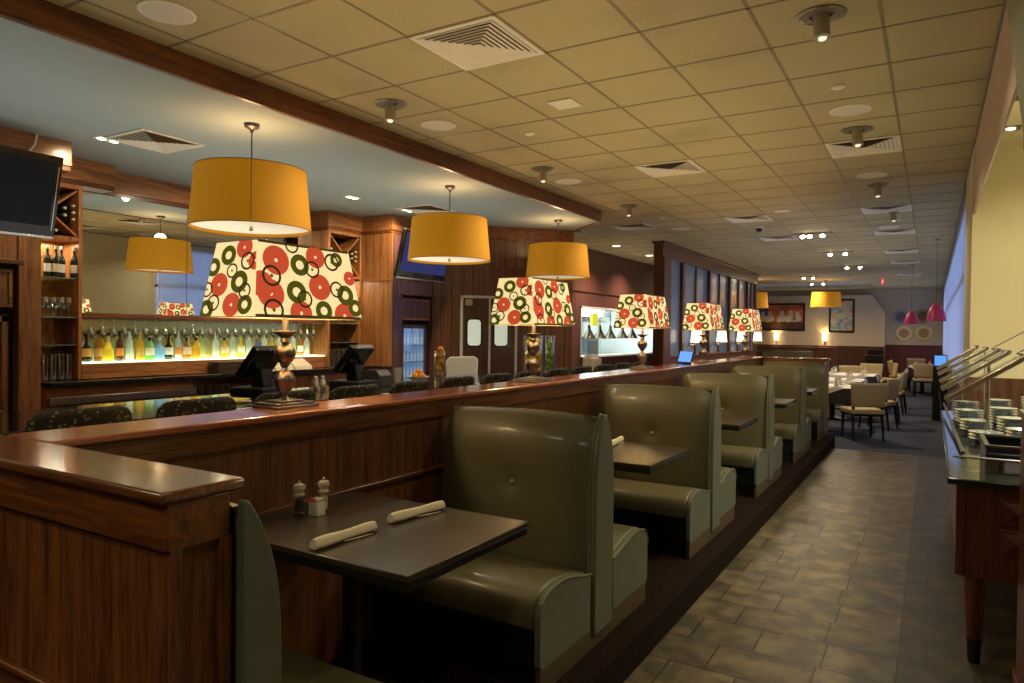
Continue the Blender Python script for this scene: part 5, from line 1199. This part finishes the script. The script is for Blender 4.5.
# ============================================================ BUFFET
M['buffet_wood'] = wood('buffet_mahogany', (.060, .012, .005), (.155, .040, .014), 'z', rough=.35)
t = thing('buffet_counter', 'long mahogany buffet counter with dark stone top on tapered legs', 'buffet', (0, 0, 0))
B((.125, 4.0, .432), (1.25, 7.45, .879)).build('cabinet', 'buffet_wood', t, bevel=.004)
B((.074, 3.93, .880), (1.30, 7.50, .910)).build('countertop', 'granite', t, bevel=.006)
B((.112, 3.985, .44), (.150, 4.015, .877)).build('corner_post', 'buffet_wood', t, bevel=.003)
for (x, y) in ((.20, 4.075), (1.15, 4.075), (.20, 5.8), (1.15, 5.8), (.20, 7.35), (1.15, 7.35)):
    lg = MB().lathe([(.056, .432), (.052, .40), (.034, .12)], 22, c=(x, y, 0)).build('leg', 'buffet_wood', t)
    MB().lathe([(.034, .119), (.028, .01), (.025, 0)], 20, c=(x, y, 0)).build('foot', 'blackgloss', lg)
for k, z in enumerate((.70, .555)):
    dr = B((.285, 3.988, z), (.43, 3.999, z+.125)).build('drawer', 'buffet_wood', t, bevel=.004)
    MB().mesh([(.30, 3.9875, z+.015), (.41, 3.9875, z+.015), (.41, 3.9875, z+.11), (.30, 3.9875, z+.11), (.355, 3.972, z+.062)], [(0, 1, 4), (1, 2, 4), (2, 3, 4), (3, 0, 4)]).build('diamond_panel', 'buffet_wood', dr, smooth=False)
# slanted end/side glass around the food well
t = thing('glass_enclosure', 'slanted low glass panels with dark metal frame around the buffet well', 'glass guard', (0, 0, 0))
def quad(mb, P_, th=(0, 0, .006)):
    a = [Vector(p) for p in P_]; nrm = (a[1]-a[0]).cross(a[3]-a[0]).normalized()*.006
    return mb.mesh([p[:] for p in a]+[(p+nrm)[:] for p in a], [(0, 1, 2, 3), (7, 6, 5, 4), (0, 4, 5, 1), (1, 5, 6, 2), (2, 6, 7, 3), (3, 7, 4, 0)])
quad(MB(), [(.085, 3.98, .912), (.085, 7.45, .912), (.055, 7.45, 1.10), (.055, 4.75, 1.10)]).build('side_pane', 'glass', t, smooth=False)
quad(MB(), [(.12, 4.20, .914), (1.2, 4.20, .914), (1.2, 4.22, .97), (.12, 4.22, .97)]).build('end_pane', 'glass', t, smooth=False)
MB().tube((.16, 4.72, .925), (.10, 7.4, .98), .010, 8).build('frame_bar', 'dark_metal', t)
MB().tube((.10, 4.21, .975), (1.2, 4.21, .975), .006, 8).build('frame_bar', 'chrome', t)
# sneeze guards
S0 = None
for k, (y, xa, za, xb, zb) in enumerate(((4.70, .068, 1.22, .45, 1.485), (5.45, .055, 1.235, .42, 1.49), (5.95, .050, 1.255, .40, 1.495), (6.6, .042, 1.28, .37, 1.497), (7.15, .036, 1.30, .33, 1.50))):
    lb = 'slanted glass sneeze guard with brushed rails on the buffet, %s from the camera' % ORD[k]
    t = thing('sneeze_guard', lb, 'sneeze guard', (0, y, 0), 0, 'sneeze guards over the buffet')
    d = .42
    quad(MB(), [(xa, 0, za), (xa, d, za), (xb, d, zb), (xb, 0, zb)]).build('glass_panel', 'glass', t, smooth=False)
    for yy in (0.0, d):
        rb = MB(); v = Vector((xb-xa, 0, zb-za)); an = math.atan2(v.z, v.x); T = Matrix.Translation((xa, yy, za)) @ Matrix.Rotation(-an, 4, 'Y')
        rb.box((0, -.010, -.016), (v.length, .010, .010), T)
        if yy == 0: rb.build('side_rail', 'brass', t, bevel=.003)
    MB().tube((xb, -.02, zb), (xb, d+.02, zb), .012, 10).build('top_rod', 'chrome', t)
    if k == 1: MB().tube((.318, .05, .911), (.318, .05, zb-.06), .010, 12).build('support_post', 'chrome', t)
    if k == 3: MB().tube((xb-.01, .1, .911), (xb-.01, .1, zb-.01), .005, 10).build('support_post', 'chrome', t)
    if k in (0, 2): MB().tube((xb-.02, d, zb), (xb+.24, d, zb+.17), .004, 8).build('upper_rod', 'dark_metal', t)
# dish stacks on the buffet
def dish_stack(x, y, n, r, label):
    zz = .911
    for k in range(n):
        o = MB().lathe([(r*.55, 0), (r*.62, .004), (r, .026), (r*1.01, .030), (r*.96, .030), (r*.6, .009), (.001, .008)], 28, cap=False).build('steel_dish', M['dish'], loc=(x, y, zz)); zz += .021
        tag(o, label, 'dish', label+' stack')
M['dish'] = mat('bright_dish', (.82, .84, .82), .12, metal=.9)
for (x, y, n, r, lb) in ((.30, 5.35, 3, .085, 'shiny shallow dish in the low stack nearest the black box'), (.50, 5.45, 4, .085, 'shiny shallow dish in the stack right of the nearest low stack'), (.27, 5.85, 4, .09, 'shiny shallow dish in the second left stack on the buffet'), (.49, 5.95, 5, .09, 'shiny shallow dish in the second right stack on the buffet'), (.25, 6.4, 5, .09, 'shiny shallow dish in the third left stack on the buffet'), (.47, 6.5, 6, .09, 'shiny shallow dish in the third right stack on the buffet'), (.25, 6.95, 6, .09, 'shiny shallow dish in the farthest left stack on the buffet'), (.48, 7.05, 7, .09, 'shiny shallow dish in the farthest right stack on the buffet'), (.72, 6.3, 7, .10, 'shiny shallow dish in the stack at the right edge of the picture'), (.73, 5.75, 6, .10, 'shiny shallow dish in the nearest stack at the right edge of the picture'), (.72, 6.9, 9, .10, 'shiny shallow dish in the farthest stack at the right edge of the picture')):
    dish_stack(x, y, n, r*1.12, lb)
t = thing('cutlery_box', 'open black box on the near end of the buffet counter', 'box', (.42, 4.55, .911))
b = MB(); b.box((-.17, -.235, 0), (.17, .235, .008))
for s in (-1, 1): b.box((-.17, s*.235-.006, 0), (.17, s*.235+.006, .11)); b.box((s*.17-.006, -.235, 0), (s*.17+.006, .235, .11))
b.build('box_body', 'blackgloss', t, bevel=.003)
b = MB(); b.box((-.18, -.245, .111), (.18, -.225, .122)); b.box((-.18, .225, .111), (.18, .245, .122)); b.box((-.18, -.225, .111), (-.16, .225, .122)); b.box((.16, -.225, .111), (.18, .225, .122)); b.build('rim', 'dark_metal', t)
light('AREA', 'buffet_fill_light', (.62, 5.6, 1.95), 24, (.80, 1.0, .95), .12, sizey=2.4, spot=2.4)  # added fill without a fixture, brightens the dish stacks
# near service cabinet at the right edge
t = thing('service_cabinet', 'reddish wood cabinet end at the right edge beside the buffet', 'cabinet', (0, 0, 0))
B((.345, 3.45, .10), (1.0, 3.83, 1.235)).build('body', 'buffet_wood', t, bevel=.003); B((.335, 3.43, 1.236), (1.0, 3.85, 1.262)).build('cap', 'cap_x', t, bevel=.008); B((.335, 3.43, 0), (1.0, 3.85, .099)).build('plinth', 'buffet_wood', t, bevel=.004)
# small blue glowing monitor near the windows
t = thing('host_stand', 'dark host stand with a small blue screen beside the window wall', 'stand', (.14, 15.5, 0)); B((-.12, -.1, 0), (.12, .15, 1.02)).build('body', 'black', t, bevel=.005); MB().box((-.11, -.02, 1.021), (.11, .02, 1.24)).build('casing', 'black', t, bevel=.004); MB().box((-.095, -.0215, 1.04), (.095, -.0202, 1.225)).build('screen', emit('blue_screen_far', (.10, .30, .80), 1.0), t)
